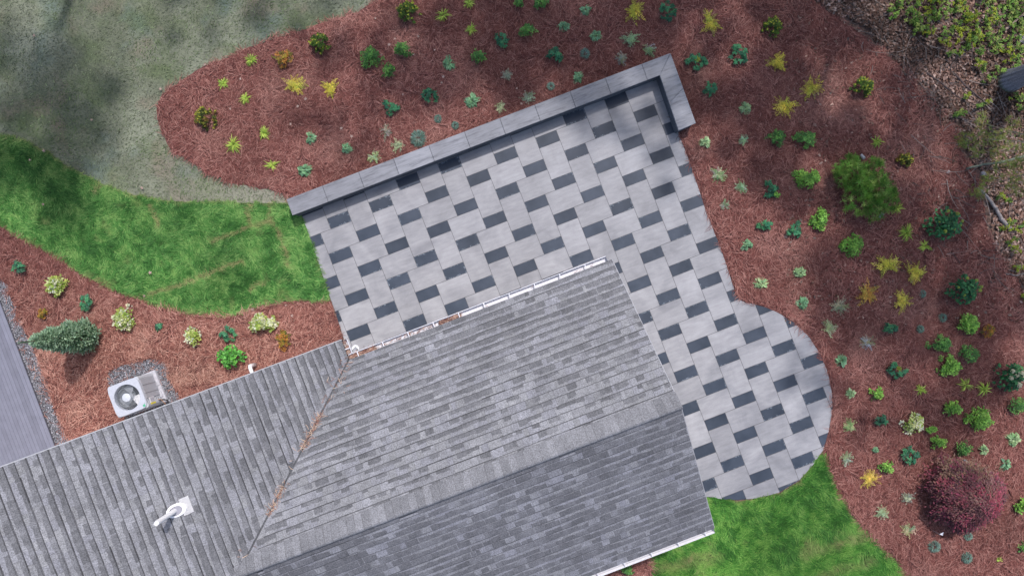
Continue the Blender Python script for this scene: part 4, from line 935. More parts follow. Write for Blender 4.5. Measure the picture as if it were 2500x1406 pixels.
PAL = dict(
 tuft=[(.363, .500, .076), (.500, .635, .121), (.242, .379, .053)],
 hosta=[(.156, .320, .168), (.216, .397, .206), (.120, .254, .122)],
 hostav=[(.275, .416, .190), (.375, .499, .260), (.188, .321, .140)],
 green=[(.105, .266, .063), (.168, .378, .084), (.070, .182, .049)],
 bright=[(.203, .419, .068), (.297, .540, .101), (.121, .270, .047)],
 varieg=[(.36, .44, .10), (.47, .52, .22), (.24, .34, .06), (.6, .62, .45)],
 fern=[(.625, .562, .077), (.469, .500, .077), (.720, .625, .110)],
 ofern=[(.605, .346, .072), (.490, .389, .072), (.518, .245, .050)],
 gold=[(.58, .46, .08), (.66, .52, .12), (.5, .38, .06)],
 pfern=[(.331, .402, .245), (.460, .517, .359), (.216, .287, .159)],
 dark=[(.037, .163, .077), (.056, .213, .094), (.027, .106, .056)],
 ever=[(.078, .156, .023), (.130, .208, .033), (.052, .104, .018)],
 bronze=[(.117, .143, .023), (.182, .130, .026), (.065, .091, .016)],
 ball=[(.149, .253, .196), (.218, .333, .276), (.103, .172, .138)],
 nand=[(.391, .172, .034), (.299, .253, .034), (.483, .230, .046), (.138, .149, .023)],
 hyd=[(.035, .150, .056), (.056, .213, .069), (.025, .100, .040)],
 hydb=[(.098, .338, .052), (.156, .468, .078), (.065, .221, .039)])
# kind -> (object name, category, group, generator, palette, extra)
KIND = dict(
 T=('daylily', 'daylily', 'yellow green daylily clumps in the straw', P_tuft, 'tuft', {}),
 H=('hosta', 'hosta', 'blue green hostas in the straw', P_hosta, 'hosta', {}),
 V=('hosta', 'hosta', 'blue green hostas in the straw', P_hosta, 'hostav', {}),
 G=('leafy_shrub', 'shrub', 'young green leafy shrubs in the straw', P_leafy, 'green', {}),
 B=('leafy_shrub', 'shrub', 'young green leafy shrubs in the straw', P_leafy, 'bright', dict(lf=.055)),
 Y=('variegated_shrub', 'shrub', 'yellow and cream variegated shrubs', P_leafy, 'varieg', dict(lf=.07, dens=.8)),
 F=('golden_fern', 'fern', 'golden ferns in the straw', P_fern, 'fern', dict(n=8)),
 O=('golden_fern', 'fern', 'golden ferns in the straw', P_fern, 'ofern', dict(n=8)),
 A=('golden_fern', 'fern', 'golden ferns in the straw', P_fern, 'gold', dict(n=10)),
 P=('painted_fern', 'fern', 'grey green painted ferns', P_fern, 'pfern', dict(n=8)),
 D=('hellebore', 'perennial', 'dark green hellebores', P_palm, 'dark', {}),
 E=('anise_shrub', 'shrub', 'dark evergreen shrubs with yellow tips', P_ever, 'ever', {}),
 Z=('anise_shrub', 'shrub', 'dark evergreen shrubs with yellow tips', P_ever, 'bronze', dict(tip=(.38, .38, .05))),
 S=('sedge_tuft', 'ornamental grass', 'small blue green rounded tufts', P_ball, 'ball', {}),
 N=('nandina', 'shrub', 'orange tinted nandinas', P_leafy, 'nand', dict(lf=.035, dens=1.1)),
 X=('hydrangea', 'hydrangea', 'hydrangeas in the straw', P_hyd, 'hyd', {}),
 K=('hydrangea', 'hydrangea', 'hydrangeas in the straw', P_hyd, 'hydb', {}))
PLANTS = [
('E', 995, 28, 60, 60, 'large yellow-tipped evergreen shrub at the top edge beside the seeded soil'),
('T', 1083, 38, 36, 28, 'spiky yellow-green clump just right of the large yellow-tipped shrub at the top'),
('T', 1144, 8, 26, 24, 'yellow-green clump cut by the top edge, uppermost of the daylilies'),
('T', 1151, 72, 26, 26, 'small yellow-green clump directly below the one cut by the top edge'),
('E', 779, 105, 56, 56, 'round yellow-tipped evergreen shrub above and right of the orange nandina'),
('N', 690, 142, 52, 42, 'orange and green nandina near the upper left rim of the bed'),
('T', 613, 147, 27, 27, 'yellow-green clump left of the orange nandina by the seeded soil'),
('F', 722, 212, 58, 44, 'wide golden fern directly below the orange nandina'),
('F', 808, 215, 38, 46, 'narrow upright golden fern right of the wide one in the left bed'),
('G', 905, 140, 60, 55, 'larger loose green shrub right of the round yellow-tipped shrub'),
('G', 946, 175, 32, 42, 'narrow green shrub below and right of the larger loose green shrub'),
('G', 985, 122, 50, 38, 'sparse spreading green shrub beside pale fallen leaves in the upper bed'),
('T', 545, 204, 25, 25, 'leftmost small yellow-green clump, near the tip of the bed'),
('T', 600, 240, 26, 28, 'pale cream-flecked clump below and right of the leftmost daylily'),
('Z', 500, 286, 58, 56, 'bronze-green evergreen shrub standing alone at the left tip of the bed'),
('T', 570, 353, 34, 40, 'brightest and largest daylily clump below the bronze evergreen shrub'),
('T', 644, 326, 23, 30, 'narrow daylily clump right of the brightest one'),
('T', 665, 403, 32, 24, 'lowest daylily clump, near the pale soil above the wall end'),
('H', 759, 336, 34, 36, 'compact blue-green hosta alone in the middle of the left bed'),
('H', 845, 363, 34, 30, 'small hosta between the compact hosta and the wall'),
('H', 744, 415, 38, 46, 'hosta nearest the left end of the stone wall'),
('P', 913, 383, 36, 30, 'leftmost grey-green fern along the stone wall'),
('P', 943, 321, 28, 36, 'dull green painted fern above the leftmost one by the wall'),
('P', 972, 357, 36, 32, 'pale silvery fern left of the blue-green mound by the wall'),
('S', 1021, 338, 42, 44, 'largest blue-green mound, close to the stone wall'),
('D', 953, 262, 42, 42, 'dark green hellebore above the dull painted fern'),
('D', 1050, 235, 42, 42, 'dense dark green plant above the small blue tuft by the wall'),
('S', 1069, 290, 21, 23, 'small bright blue-green tuft above the fourth coping slab'),
('S', 1111, 306, 21, 20, 'dull brownish-green tuft right of the small bright blue tuft'),
('H', 1153, 246, 40, 42, 'blue-green hosta with pale leaves midway along the stone wall'),
('P', 1222, 262, 24, 26, 'small grey fern touching the middle of the stone wall'),
('P', 1289, 237, 38, 28, 'reddish-stemmed grey fern right of the small one at the wall'),
('P', 1238, 184, 26, 28, 'small painted fern in open straw left of the dark shrub row'),
('H', 1098, 155, 38, 42, 'pale broad-leaved hosta standing out in the upper middle of the bed'),
('G', 1167, 138, 32, 38, 'mixed green leafy shrub right of the pale broad-leaved hosta'),
('D', 1224, 98, 36, 38, 'round dark green plant in the upper middle of the bed'),
('G', 1287, 76, 46, 34, 'low dull green shrub right of the round dark plant'),
('G', 1264, 8, 30, 28, 'green shrub cut by the top edge, left of a pair'),
('G', 1321, 8, 38, 32, 'green shrub cut by the top edge, right of a pair'),
('H', 1375, 65, 34, 34, 'hosta left of and below the one nearest the top edge'),
('H', 1430, 26, 32, 30, 'hosta nearest the top edge of the picture'),
('H', 1455, 88, 34, 34, 'lowest of three hostas grouped near the top edge'),
('D', 1352, 137, 44, 42, 'spreading dark green hellebore left of the round teal mound'),
('S', 1428, 131, 27, 30, 'dark teal rounded mound between hellebore and painted ferns'),
('P', 1536, 97, 50, 32, 'wide double painted fern above the wall corner'),
('P', 1584, 121, 32, 36, 'painted fern leaning over the coping left of the wall corner'),
('P', 1517, 143, 29, 36, 'upright pale-edged fern touching the wall top near the corner'),
('H', 1412, 188, 30, 36, 'dull blue hosta against the wall, nearest of its kind to the corner'),
('S', 1345, 211, 22, 22, 'small round teal tuft against the wall below the dark hellebore'),
('F', 1549, 28, 56, 64, 'largest golden fern, at the top edge above the wall corner'),
('D', 1632, 27, 42, 50, 'dark plant with round leaves right of the largest golden fern'),
('F', 1732, 55, 38, 60, 'tall narrow golden fern near the top, in open straw'),
('E', 1889, 63, 50, 52, 'yellow-tipped evergreen shrub at the shaded top of the right bed'),
('D', 1699, 150, 60, 38, 'dark plant with yellow centre just right of the wall corner'),
('D', 1803, 135, 48, 58, 'tall dark green hellebore between wall corner and golden fern'),
('F', 1899, 153, 50, 52, 'compact round golden fern below the shaded yellow-tipped shrub'),
('D', 1733, 218, 38, 32, 'small dark plant with pale tips beside the short wall leg'),
('V', 1819, 264, 34, 32, 'bright pale hosta lit by a sun patch right of the short wall leg'),
('F', 1977, 215, 66, 50, 'upper of two golden ferns with fanned fronds'),
('F', 1914, 262, 66, 44, 'lower of two golden ferns with fanned fronds'),
('E', 2108, 210, 58, 50, 'yellow-tipped evergreen shrub nearest the woodland edge'),
('V', 1722, 348, 32, 32, 'pale hosta just below the free end of the short wall leg'),
('P', 1815, 341, 19, 30, 'tiny narrow pale fern above the silver ferns'),
('G', 1897, 337, 42, 50, 'left of two bright leafy shrubs above the pine'),
('G', 1967, 338, 56, 48, 'right of two bright leafy shrubs above the pine'),
('T', 2140, 346, 28, 26, 'yellow-green clump just above the soft green pine'),
('Z', 2212, 390, 40, 36, 'small olive evergreen shrub right of the soft green pine'),
('T', 2190, 508, 28, 24, 'yellow clump half hidden under the lower edge of the pine'),
('P', 1752, 428, 42, 38, 'palest painted fern beside the straight patio edge'),
('P', 1809, 457, 33, 33, 'greyish fern right of the palest one by the patio edge'),
('D', 1881, 460, 40, 42, 'dark hellebore with a lime shoot left of the rounded shrub'),
('B', 1971, 438, 62, 48, 'bright shrub with round leaves left of the pine'),
('P', 1770, 500, 26, 22, 'tiny sparse fern by the straight patio edge'),
('B', 2003, 536, 40, 58, 'tall oval bright shrub below and left of the pine'),
('D', 1867, 546, 37, 36, 'left of two small round dark plants in the right bed'),
('D', 1940, 560, 38, 44, 'right of two small round dark plants in the right bed'),
('H', 1822, 598, 33, 33, 'neat star-shaped hosta beside the long patio edge'),
('B', 2084, 598, 56, 48, 'triangular bright shrub above the lemon golden fern'),
('X', 2306, 548, 88, 88, 'dark hydrangea with lime buds near the fallen branch'),
('T', 2213, 569, 34, 36, 'left of two spiky clumps beside the upper dark hydrangea'),
('T', 2258, 600, 30, 24, 'right of two spiky clumps beside the upper dark hydrangea'),
('V', 1858, 692, 38, 38, 'hosta nearest the inner bend of the patio outline'),
('V', 1953, 665, 36, 36, 'hosta up and right of the one by the patio bend'),
('H', 1959, 742, 32, 40, 'upright blue-green hosta below the pair near the patio bend'),
('F', 2162, 652, 62, 54, 'lemon golden fern, upper left of a group of four'),
('F', 2232, 666, 52, 52, 'olive fern, upper right of a group of four'),
('O', 2118, 716, 50, 62, 'orange-brown fern, lower left of a group of four'),
('F', 2200, 736, 44, 54, 'yellow-orange fern, lower right of a group of four'),
('S', 2253, 717, 20, 22, 'grey tuft left of the middle hydrangea'),
('X', 2352, 705, 88, 74, 'dark hydrangea with lime buds, the middle one of three on the right'),
('P', 2048, 747, 50, 36, 'wide silvery fern right of the upright hosta'),
('P', 2024, 800, 32, 48, 'tall silvery fern above the round end of the patio'),
('S', 2302, 775, 23, 25, 'grey-teal tuft left of the lime leafy shrub'),
('S', 2248, 803, 21, 21, 'grey-teal tuft above the spreading dull shrub'),
('D', 2172, 802, 48, 24, 'low dark double plant left of the grey-teal tufts'),
('B', 2366, 788, 52, 60, 'lime leafy shrub left of the round orange nandina'),
('N', 2412, 806, 34, 36, 'round rusty nandina right of the lime leafy shrub'),
('P', 2117, 835, 42, 38, 'silvery fern with pointed fronds right of the patio curve'),
('G', 2298, 840, 58, 44, 'spreading dull green shrub with loose twigs'),
('G', 2368, 865, 50, 44, 'green shrub right of the spreading dull one'),
('B', 2320, 895, 62, 48, 'light green shrub below the spreading dull one'),
('H', 2053, 880, 32, 38, 'hosta closest to the round end of the patio'),
('D', 2190, 904, 60, 36, 'dark and yellow plant in two halves right of the patio curve'),
('X', 2472, 920, 72, 72, 'hydrangea with cream flower heads at the right edge'),
('V', 2077, 960, 29, 30, 'pale hosta below the one closest to the patio curve'),
('B', 2140, 961, 32, 26, 'small bright plant right of the pale hosta by the patio curve'),
('T', 2247, 950, 29, 22, 'yellow clump, leftmost of three below the light green shrub'),
('T', 2357, 939, 34, 28, 'yellow clump, middle of three below the light green shrub'),
('T', 2402, 949, 34, 30, 'yellow clump, rightmost of three beside the cream-flowered hydrangea'),
('B', 2327, 997, 40, 38, 'round bright shrub above the branching one'),
('G', 2485, 990, 42, 42, 'green shrub at the right edge below the cream-flowered hydrangea'),
('B', 2394, 1024, 70, 50, 'wide branching bright shrub near the right edge'),
('P', 2074, 1040, 28, 40, 'narrow silvery fern beside the lower patio curve'),
('D', 2150, 1025, 40, 24, 'low dark plant right of the narrow silvery fern'),
('Y', 2232, 1033, 44, 46, 'yellow-edged shrub with a trailing sprig on its right'),
('B', 2272, 1048, 30, 13, 'small lying sprig of lime leaves beside the yellow-edged shrub'),
('B', 2293, 1081, 37, 27, 'low light green shrub above the red maple to the left'),
('G', 2354, 1094, 42, 38, 'green shrub just above the spotlight and red maple'),
('V', 2403, 1098, 28, 30, 'pale small hosta right of the shrub above the red maple'),
('V', 2475, 1072, 40, 38, 'pale hosta at the right edge, upper of two'),
('H', 2453, 1130, 36, 40, 'hosta near the right edge, lower of two above the red maple'),
('H', 2138, 1098, 18, 16, 'tiniest hosta, in open straw near the lower lawn'),
('D', 2225, 1112, 46, 46, 'open dark green plant left of the red maple'),
('P', 2068, 1118, 38, 33, 'silvery fern nearest the corner of lawn and patio'),
('B', 2166, 1142, 33, 23, 'small bright shrub above the bright gold fern'),
('A', 2121, 1166, 44, 38, 'brightest gold fern, beside the curved lower lawn edge'),
('P', 2216, 1214, 38, 22, 'low grey fern immediately left of the red maple'),
('P', 2155, 1249, 34, 34, 'middle of three silvery ferns along the lower lawn edge'),
('P', 2217, 1292, 33, 38, 'lowest silvery fern, left of the white marker flag'),
('S', 2281, 1333, 33, 31, 'blue-green mound just below the white marker flag'),
('S', 2361, 1361, 29, 29, 'greyish mound lowest in the right bed'),
('S', 2364, 1308, 24, 24, 'dull dark tuft tucked under the lower edge of the red maple'),
('B', 2497, 1235, 24, 46, 'leafy shrub cut by the right edge beside the red maple'),
('G', 2497, 1335, 18, 26, 'small shrub cut by the right edge below the red maple'),
('T', 2441, 1366, 14, 10, 'tiny seedling clump near the bottom right corner'),
('D', 47, 652, 40, 28, 'dark plant by the gravel at the far left edge'),
('Y', 136, 697, 50, 50, 'round cream-green shrub, leftmost below the lawn'),
('D', 210, 738, 36, 42, 'dark green plant above the conical conifer'),
('N', 106, 765, 28, 28, 'small orange nandina left of the conical conifer tip'),
('Y', 302, 778, 54, 58, 'irregular cream-green shrub above the gravel patch'),
('Y', 469, 824, 42, 38, 'small cream-green shrub left of the dark one above the bright hydrangea'),
('D', 556, 816, 46, 36, 'dark plant directly above the bright green hydrangea'),
('Y', 638, 789, 64, 46, 'widest cream-green shrub, nearest the lawn edge by the patio'),
('N', 691, 830, 40, 50, 'olive orange nandina close to the wing eave'),
('K', 561, 870, 68, 64, 'bright green hydrangea without flowers beside the wing eave'),
('D', 387, 797, 12, 14, 'tiny dark seedling above the gravel patch'),
('G', 1530, 1390, 38, 30, 'shrub peeping out below the lower white gutter'),
]
def plants():
    for i, (k, px, py, w_, h_, lab) in enumerate(PLANTS):
        name, cat, grp, fn, pal, ex = KIND[k]; rng = random.Random(100 + i); ht = {'E': .55, 'Z': .5, 'X': .6, 'K': .6, 'Y': .4}.get(k, .22)
        gk = 1.0 if k in 'HV' else 1.0 if k in 'BG' else 1.1 if k in 'DTPFOA' else 1.03; rx, ry = w_ / 2 / S * gk, h_ / 2 / S * gk; ex = dict(ex)
        if k in 'EZXKYGBND': ex['h'] = min(ht if k in 'EZXKY' else .34, max(rx, ry) * 1.3 + .04)
        lift = ex.get('h', .15) * .55; X, Y, _ = W(px, py, lift)
        mb = MB(); p = PAL[pal]
        if k == 'P' : p = [tuple(v * rng.choice((.85, 1, 1.2)) for v in c) for c in p]
        fn(mb, rng, rx, ry, p, **ex)
        if 'yellow' in lab and k == 'D':
            for j in range(16):
                az = rng.uniform(0, 6.28); leaf(mb, (.02, .04, .2), az, rng.uniform(.1, .6), .10, .035, (.22, .28, .03), (.3, .34, .05), .3, 2)
        if 'lime shoot' in lab: P_leafy(mb2 := MB(), rng, .08, .06, PAL['bright']); mb.add([(a + .17, b_ - .17, c) for a, b_, c in mb2.v], mb2.f, mb2.c)
        big = k in 'EZXKYGBN' and min(w_, h_) > 24
        if big:
            root = empty(name, (X, Y, .0)); o = mb.build('foliage', M['leaf'], root); st = MB()
            for j in range(4):
                a = rng.uniform(0, 6.28); r = rng.uniform(.2, .55); st.tube([(0, 0, 0), (rx * r * .4 * math.cos(a), ry * r * .4 * math.sin(a), ex.get('h', .3) * .45), (rx * r * math.cos(a), ry * r * math.sin(a), ex.get('h', .3) * .75)], [.008, .006, .004], 5, (.12, .075, .05))
            st.build('stem', M['attr'], root)
            if k == 'X':
                cream = 'cream' in lab; sp = [(.10, .12), (-.04, .05), (.18, -.03), (-.2, .0), (.02, -.2), (.26, .14), (-.15, .2)] if cream else [(-.02, .30), (.31, .06), (-.23, .04), (.12, -.12), (-.09, -.18), (.02, .02), (.2, .24), (.28, -.04)]
                for (fx, fy) in sp:
                    r_ = rng.uniform(.045, .075) if cream else rng.uniform(.02, .042); fl = MB(); cc = (.62, .60, .42) if cream else (.34, .42, .07)
                    for q in range(70):
                        az = rng.uniform(0, 6.283); el = rng.uniform(-.2, 1.5); p0 = (fx * rx / .45 + r_ * math.cos(az) * math.cos(el), fy * ry / .45 + r_ * math.sin(az) * math.cos(el), .5 + r_ * math.sin(el)); leaf(fl, p0, rng.uniform(0, 6.28), rng.uniform(-.3, .3), r_ * .5, r_ * .5, jit(cc, rng, .12), jit(cc, rng, .12), .2, 2)
                    fl.build('flower_head', M['leaf'], root)
        else:
            root = mb.build(name, M['leaf']); root.location = (X, Y, .0)
        root.location.z = .02; tag(root, lab, cat, grp)
plants()

# ------------------------------------------------------------------ larger plants
def arborvitae():
    x, y, _ = W(214, 818, 0); root = empty('arborvitae', (x, y, 0)); tag(root, 'blue-green conical conifer standing alone between the deck gravel and the lawn', 'conifer')
    rng = random.Random(7); h = 2.12; mb = MB()
    for i in range(12000):
        t_ = rng.random() ** 1.25; z = .1 + t_ * (h - .12); r = .355 * (1 - t_) ** .5 * (1 + .10 * math.sin(t_ * 31 + i % 5)) * rng.uniform(.35, 1.05) ** .6 + .015; a = rng.uniform(0, 6.283); r *= 1 + .13 * math.sin(a * 5 + t_ * 17) + .07 * math.sin(a * 11 - t_ * 29)
        c = jit(rng.choice([(.28, .42, .28), (.38, .54, .37), (.52, .68, .50), (.14, .24, .15)]), rng, .2); L = rng.uniform(.08, .15) * (1.15 - .3 * t_)
        leaf(mb, (r * math.cos(a), r * math.sin(a), z), a + rng.gauss(0, .5), rng.uniform(.55, 1.15), L, L * .2, c, tuple(v * 1.2 for v in c), .12, 2, rng.uniform(-1, 1))
    for i in range(110): leaf(mb, (0, 0, h - .15 + i * .0055), rng.uniform(0, 6.28), 1.3, .1, .015, (.2, .33, .2), (.24, .36, .24), .1, 2)
    mb.build('foliage', M['leaf'], root); t_ = MB(); t_.tube([(0, 0, 0), (0, 0, 1.1), (.01, 0, h + .25)], [.05, .035, .004], 8, (.2, .15, .12)); t_.build('trunk', M['bark'], root)
arborvitae()
def pine_shrub():
    x, y, _ = W(2130, 452, .6); root = empty('dwarf_pine', (x, y, 0)); tag(root, 'broad soft green pine shrub with long needles in the right bed', 'pine')
    rng = random.Random(17); mb = MB(); s = 1 / S
    L = [(2090, 418, 46, .8), (2146, 402, 26, .75), (2120, 430, 48, 1.0), (2165, 452, 44, .95), (2110, 482, 44, .8), (2150, 500, 42, .75), (2180, 485, 34, .65), (2062, 425, 24, .5), (2085, 392, 22, .55)]
    for (px, py, r, zz) in L:
        cx, cy, _ = W(px, py, zz); cx -= x; cy -= y; r *= s * .84
        for i in range(int(65 * (r / .5) ** 2) + 18):
            a = rng.uniform(0, 6.28); q = math.sqrt(rng.random()); X, Y = cx + r * q * math.cos(a), cy + r * q * math.sin(a); Z = zz * (1 - .45 * q * q) * rng.uniform(.75, 1.05)
            c0 = jit(rng.choice([(.19, .38, .07), (.26, .50, .10), (.12, .25, .05), (.36, .50, .14)]), rng, .2); ba = rng.uniform(0, 6.28)
            for k in range(20):
                az = rng.uniform(0, 6.283); pt = rng.uniform(.05, 1.2); l_ = rng.uniform(.09, .16); c = jit(c0, rng, .15)
                dx, dy, dz = math.cos(az) * math.cos(pt) * l_, math.sin(az) * math.cos(pt) * l_, math.sin(pt) * l_ * .8; w_ = .0045; sx, sy = -math.sin(az) * w_, math.cos(az) * w_
                mb.add([(X - sx, Y - sy, Z), (X + sx, Y + sy, Z), (X + dx * .6 + sx, Y + dy * .6 + sy, Z + dz * .75), (X + dx, Y + dy, Z + dz), (X + dx * .6 - sx, Y + dy * .6 - sy, Z + dz * .75)], [(0, 1, 2, 3, 4)], c)
    mb.build('foliage', M['leaf'], root); t_ = MB()
    for (px, py, r, zz) in L: cx, cy, _ = W(px, py, zz); t_.tube([(0, 0, 0), ((cx - x) * .5, (cy - y) * .5, zz * .45), (cx - x, cy - y, zz * .8)], [.035, .025, .01], 6, (.13, .09, .06))
    t_.build('trunk', M['bark'], root)
pine_shrub()
def maple():
    x, y, _ = W(2372, 1214, .8); root = empty('red_maple', (x, y, 0)); tag(root, 'dark red laceleaf maple mound in the lower right of the bed', 'maple')
    rng = random.Random(27); mb = MB(); s = 1 / S
    reds = [(.15, .042, .058), (.24, .055, .08), (.09, .035, .042), (.27, .05, .075), (.17, .085, .075)]
    fans = []
    for i in range(620):
        a = rng.uniform(0, 6.28); q = math.sqrt(rng.random()) * rng.uniform(.85, 1.05); lob = 1 + .10 * math.sin(3 * a + 1) + .08 * math.sin(7 * a) + .05 * math.sin(12 * a + 2); X, Y = 77 * s * q * lob * math.cos(a), 73 * s * q * lob * math.sin(a); Z = .25 + 1.05 * max(0, 1 - q * q) ** .6 + rng.uniform(-.14, .05); fans.append((X, Y, Z, a))
    for (X, Y, Z, a) in fans:
        gx = X; hue = (1.4 if (X > -.2 and abs(Y + .25) < .5) or Y < -.6 else .85); c0 = jit(rng.choice(reds if hue > 1 else reds[:3] + reds[4:]), rng, .2)
        if Y > .45 and rng.random() < .6: c0 = jit((.20, .12, .085), rng, .25)
        for k in range(44):
            u, v = rng.gauss(0, .085), rng.gauss(0, .085); az = a + rng.gauss(0, .9); L_ = rng.uniform(.045, .085); c = jit(c0, rng, .2)
            leaf(mb, (X + u, Y + v, Z - (u * math.cos(a) + v * math.sin(a)) * .5 + rng.uniform(-.02, .02)), az, rng.uniform(-.5, .1), L_, L_ * .42, c, tuple(q_ * 1.25 for q_ in c), .3, 2, rng.uniform(-.4, .4))
    mb.build('foliage', M['mapleleaf'], root); t_ = MB()
    for i in range(16):
        a = i * .393 + .1; r = .75; t_.tube([(0, 0, 0), (.12 * math.cos(a), .12 * math.sin(a), .5), (r * .6 * math.cos(a), r * .6 * math.sin(a), .85), (r * math.cos(a), r * math.sin(a), .6)], [.05, .035, .018, .006], 6, (.16, .11, .10))
    t_.build('trunk', M['bark'], root)
maple()

# woodland edge: leafy undergrowth, sticks, a fallen branch, the near tree and the young olive-green pine
def undergrowth():
    rng = random.Random(37); mb = MB()
    spots = [(2215, 15, 30), (2260, 20, 38), (2310, 10, 40), (2245, 50, 22), (2285, 45, 22), (2215, 42, 16), (2265, 75, 16), (2235, 70, 10), (2185, 40, 9), (2172, 22, 8), (2370, 35, 24), (2410, 10, 30), (2450, 20, 34), (2490, 15, 36), (2365, 45, 14), (2395, 70, 32), (2350, 85, 26), (2380, 92, 26), (2300, 85, 14),
             (2420, 45, 22), (2460, 60, 30), (2490, 60, 24), (2425, 95, 22), (2470, 105, 26), (2498, 95, 20), (2430, 120, 20), (2465, 135, 22), (2498, 130, 16), (2388, 128, 12), (2480, 155, 14), (2437, 172, 12), (2497, 182, 12), (2385, 155, 12), (2410, 195, 9), (2240, 72, 12), (2305, 105, 12), (2342, 128, 9), (2395, 170, 8), (2498, 250, 24), (2480, 235, 12),
             (2335, 278, 10), (2348, 276, 7), (2386, 258, 7), (2462, 540, 10), (2480, 560, 9), (2470, 590, 10), (2495, 545, 9), (2455, 490, 8), (2483, 655, 9), (2478, 610, 8), (2499, 725, 9), (2448, 555, 7), (2442, 480, 7), (2330, 60, 14), (2340, 15, 16), (2360, 110, 14), (2320, 130, 7), (2405, 250, 6), (2360, 235, 6)]
    for (px, py, r) in spots:
        cx, cy, _ = W(px, py, .15); r /= S; yel = rng.random() < .35 or py > 480; n = int(r * r * 165) + 5
        for i in range(n):
            a = rng.uniform(0, 6.28); q = math.sqrt(rng.random()) * rng.uniform(.7, 1.15); X, Y = cx + r * q * math.cos(a), cy + r * q * math.sin(a); Z = .1 + rng.uniform(0, .25); c0 = jit((.30, .36, .03) if yel and rng.random() < .6 else rng.choice([(.14, .26, .045), (.21, .34, .06), (.10, .18, .03), (.27, .34, .08)]), rng, .2)
            if py > 480: c0 = tuple(v * .8 for v in c0)
            for k in range(8): az = rng.uniform(0, 6.283); l_ = rng.uniform(.05, .09); c = jit(c0, rng, .15); leaf(mb, (X, Y, Z - rng.uniform(0, .05)), az, rng.uniform(-.1, .5), l_, l_ * .5, c, tuple(v * 1.15 for v in c), .4, 2)
    o = mb.build('undergrowth', M['leaf']); tag(o, 'bright yellow-green leafy undergrowth over the woodland floor', 'undergrowth', kind='stuff')
undergrowth()
def branch(name, pts, r0, lab, col, rad_end=.3):
    b = MB(); n = len(pts); P_ = [Vector(W(px, py, z)) for px, py, z in pts]; Q = []
    rng = random.Random(len(lab))
    for i in range(n - 1):
        for k in range(4): Q.append(P_[i].lerp(P_[i + 1], k / 4) + Vector((rng.uniform(-.01, .01), rng.uniform(-.01, .01), 0)))
    Q.append(P_[-1]); m_ = len(Q); b.tube(Q, [r0 * (1 - (1 - rad_end) * i / m_) for i in range(m_)], 8, col); o = b.build(name, M['bark'], smooth=True); tag(o, lab, 'branch', 'fallen branches at the woodland edge')
branch('fallen_branch', [(2468, 560, .08), (2445, 535, .1), (2432, 510, .1), (2415, 485, .1), (2400, 470, .09), (2385, 458, .03)], .055, 'pale grey fallen branch lying right of the upper hydrangea at the litter edge', (.30, .27, .26), .5)
branch('fallen_branch', [(2262, 178, .06), (2300, 205, .07), (2330, 230, .08), (2370, 258, .05)], .022, 'long dark stick, lower of two running towards the tree trunk', (.13, .10, .095))
branch('fallen_branch', [(2330, 180, .06), (2360, 212, .08), (2390, 238, .08), (2418, 262, .06), (2440, 290, .05)], .03, 'long dark stick, upper of two below the tree trunk', (.12, .09, .085))
branch('fallen_branch', [(2452, 76, .1), (2475, 56, .14), (2500, 36, .16), (2540, 5, .2)], .035, 'pale broken stick in the undergrowth at the top right corner', (.38, .29, .25), .8)
branch('fallen_branch', [(2360, 412, .1), (2400, 402, .25), (2450, 395, .3), (2510, 380, .4)], .028, 'thin grey-green stick beneath the olive pine sprays', (.17, .19, .15), 1.3)
branch('fallen_branch', [(2455, 668, .05), (2480, 672, .08), (2530, 662, .1)], .022, 'grey stick at the right edge below the leaf litter', (.22, .2, .19))
def twigs():
    rr = np.random.default_rng(61); n = 420; x = rr.uniform(9.2, 14.6, n); y = rr.uniform(0, 8.2, n); k = (x - 9.2) * .9 + (y - 4) * .35 > 1.2 - .0 * x
    x, y = x[k], y[k]; n = len(x)
    strands_obj('twigs', x, y, np.full(n, .09), R(-40) + rr.normal(0, .7, n), rr.uniform(.2, .9, n), rr.uniform(.008, .02, n), rr, 'thin grey twigs strewn over the leaf litter', lambda a, b_, r_: np.array([.17, .145, .135]) * r_.uniform(.5, 1.7, (len(a), 1)), 'twigs', mat='litter', curv=.6, tilt=.1)
twigs()

def crown_mesh(name, seed, rad, n, lsz, cols, flat=.75, nc=26, cr=(.18, .38)):
    rng = random.Random(seed); mb = MB(); cl = []
    for i in range(nc):
        a = rng.uniform(0, 6.28); e = rng.uniform(-1, 1); r = rad * rng.uniform(.35, .85); cl.append((r * math.cos(a) * math.sqrt(1 - e * e), r * math.sin(a) * math.sqrt(1 - e * e), r * e * flat, rad * rng.uniform(*cr)))
    for i in range(n):
        cx, cy, cz, r = rng.choice(cl); p = (cx + rng.gauss(0, r * .5), cy + rng.gauss(0, r * .5), cz + rng.gauss(0, r * .4)); c = jit(rng.choice(cols), rng, .2); L = lsz * rng.uniform(.7, 1.3)
        leaf(mb, p, rng.uniform(0, 6.28), rng.uniform(-.5, .5), L, L * .6, c, tuple(v * 1.1 for v in c), .2, 2)
    me_o = mb.build(name, M['leaf']); me = me_o.data; bpy.data.objects.remove(me_o); return me, cl
GREENS = [(.07, .17, .03), (.10, .22, .04), (.05, .12, .025), (.14, .24, .05)]
CR = [crown_mesh('crown', 1, 3.0, 5200, .18, GREENS, cr=(.13, .28)), crown_mesh('crown', 2, 3.0, 5200, .18, GREENS, cr=(.13, .28)), crown_mesh('crown', 3, 3.0, 1050, .17, GREENS, nc=22, cr=(.09, .17)), crown_mesh('crown', 4, 3.0, 1050, .17, GREENS, nc=22, cr=(.09, .17))]
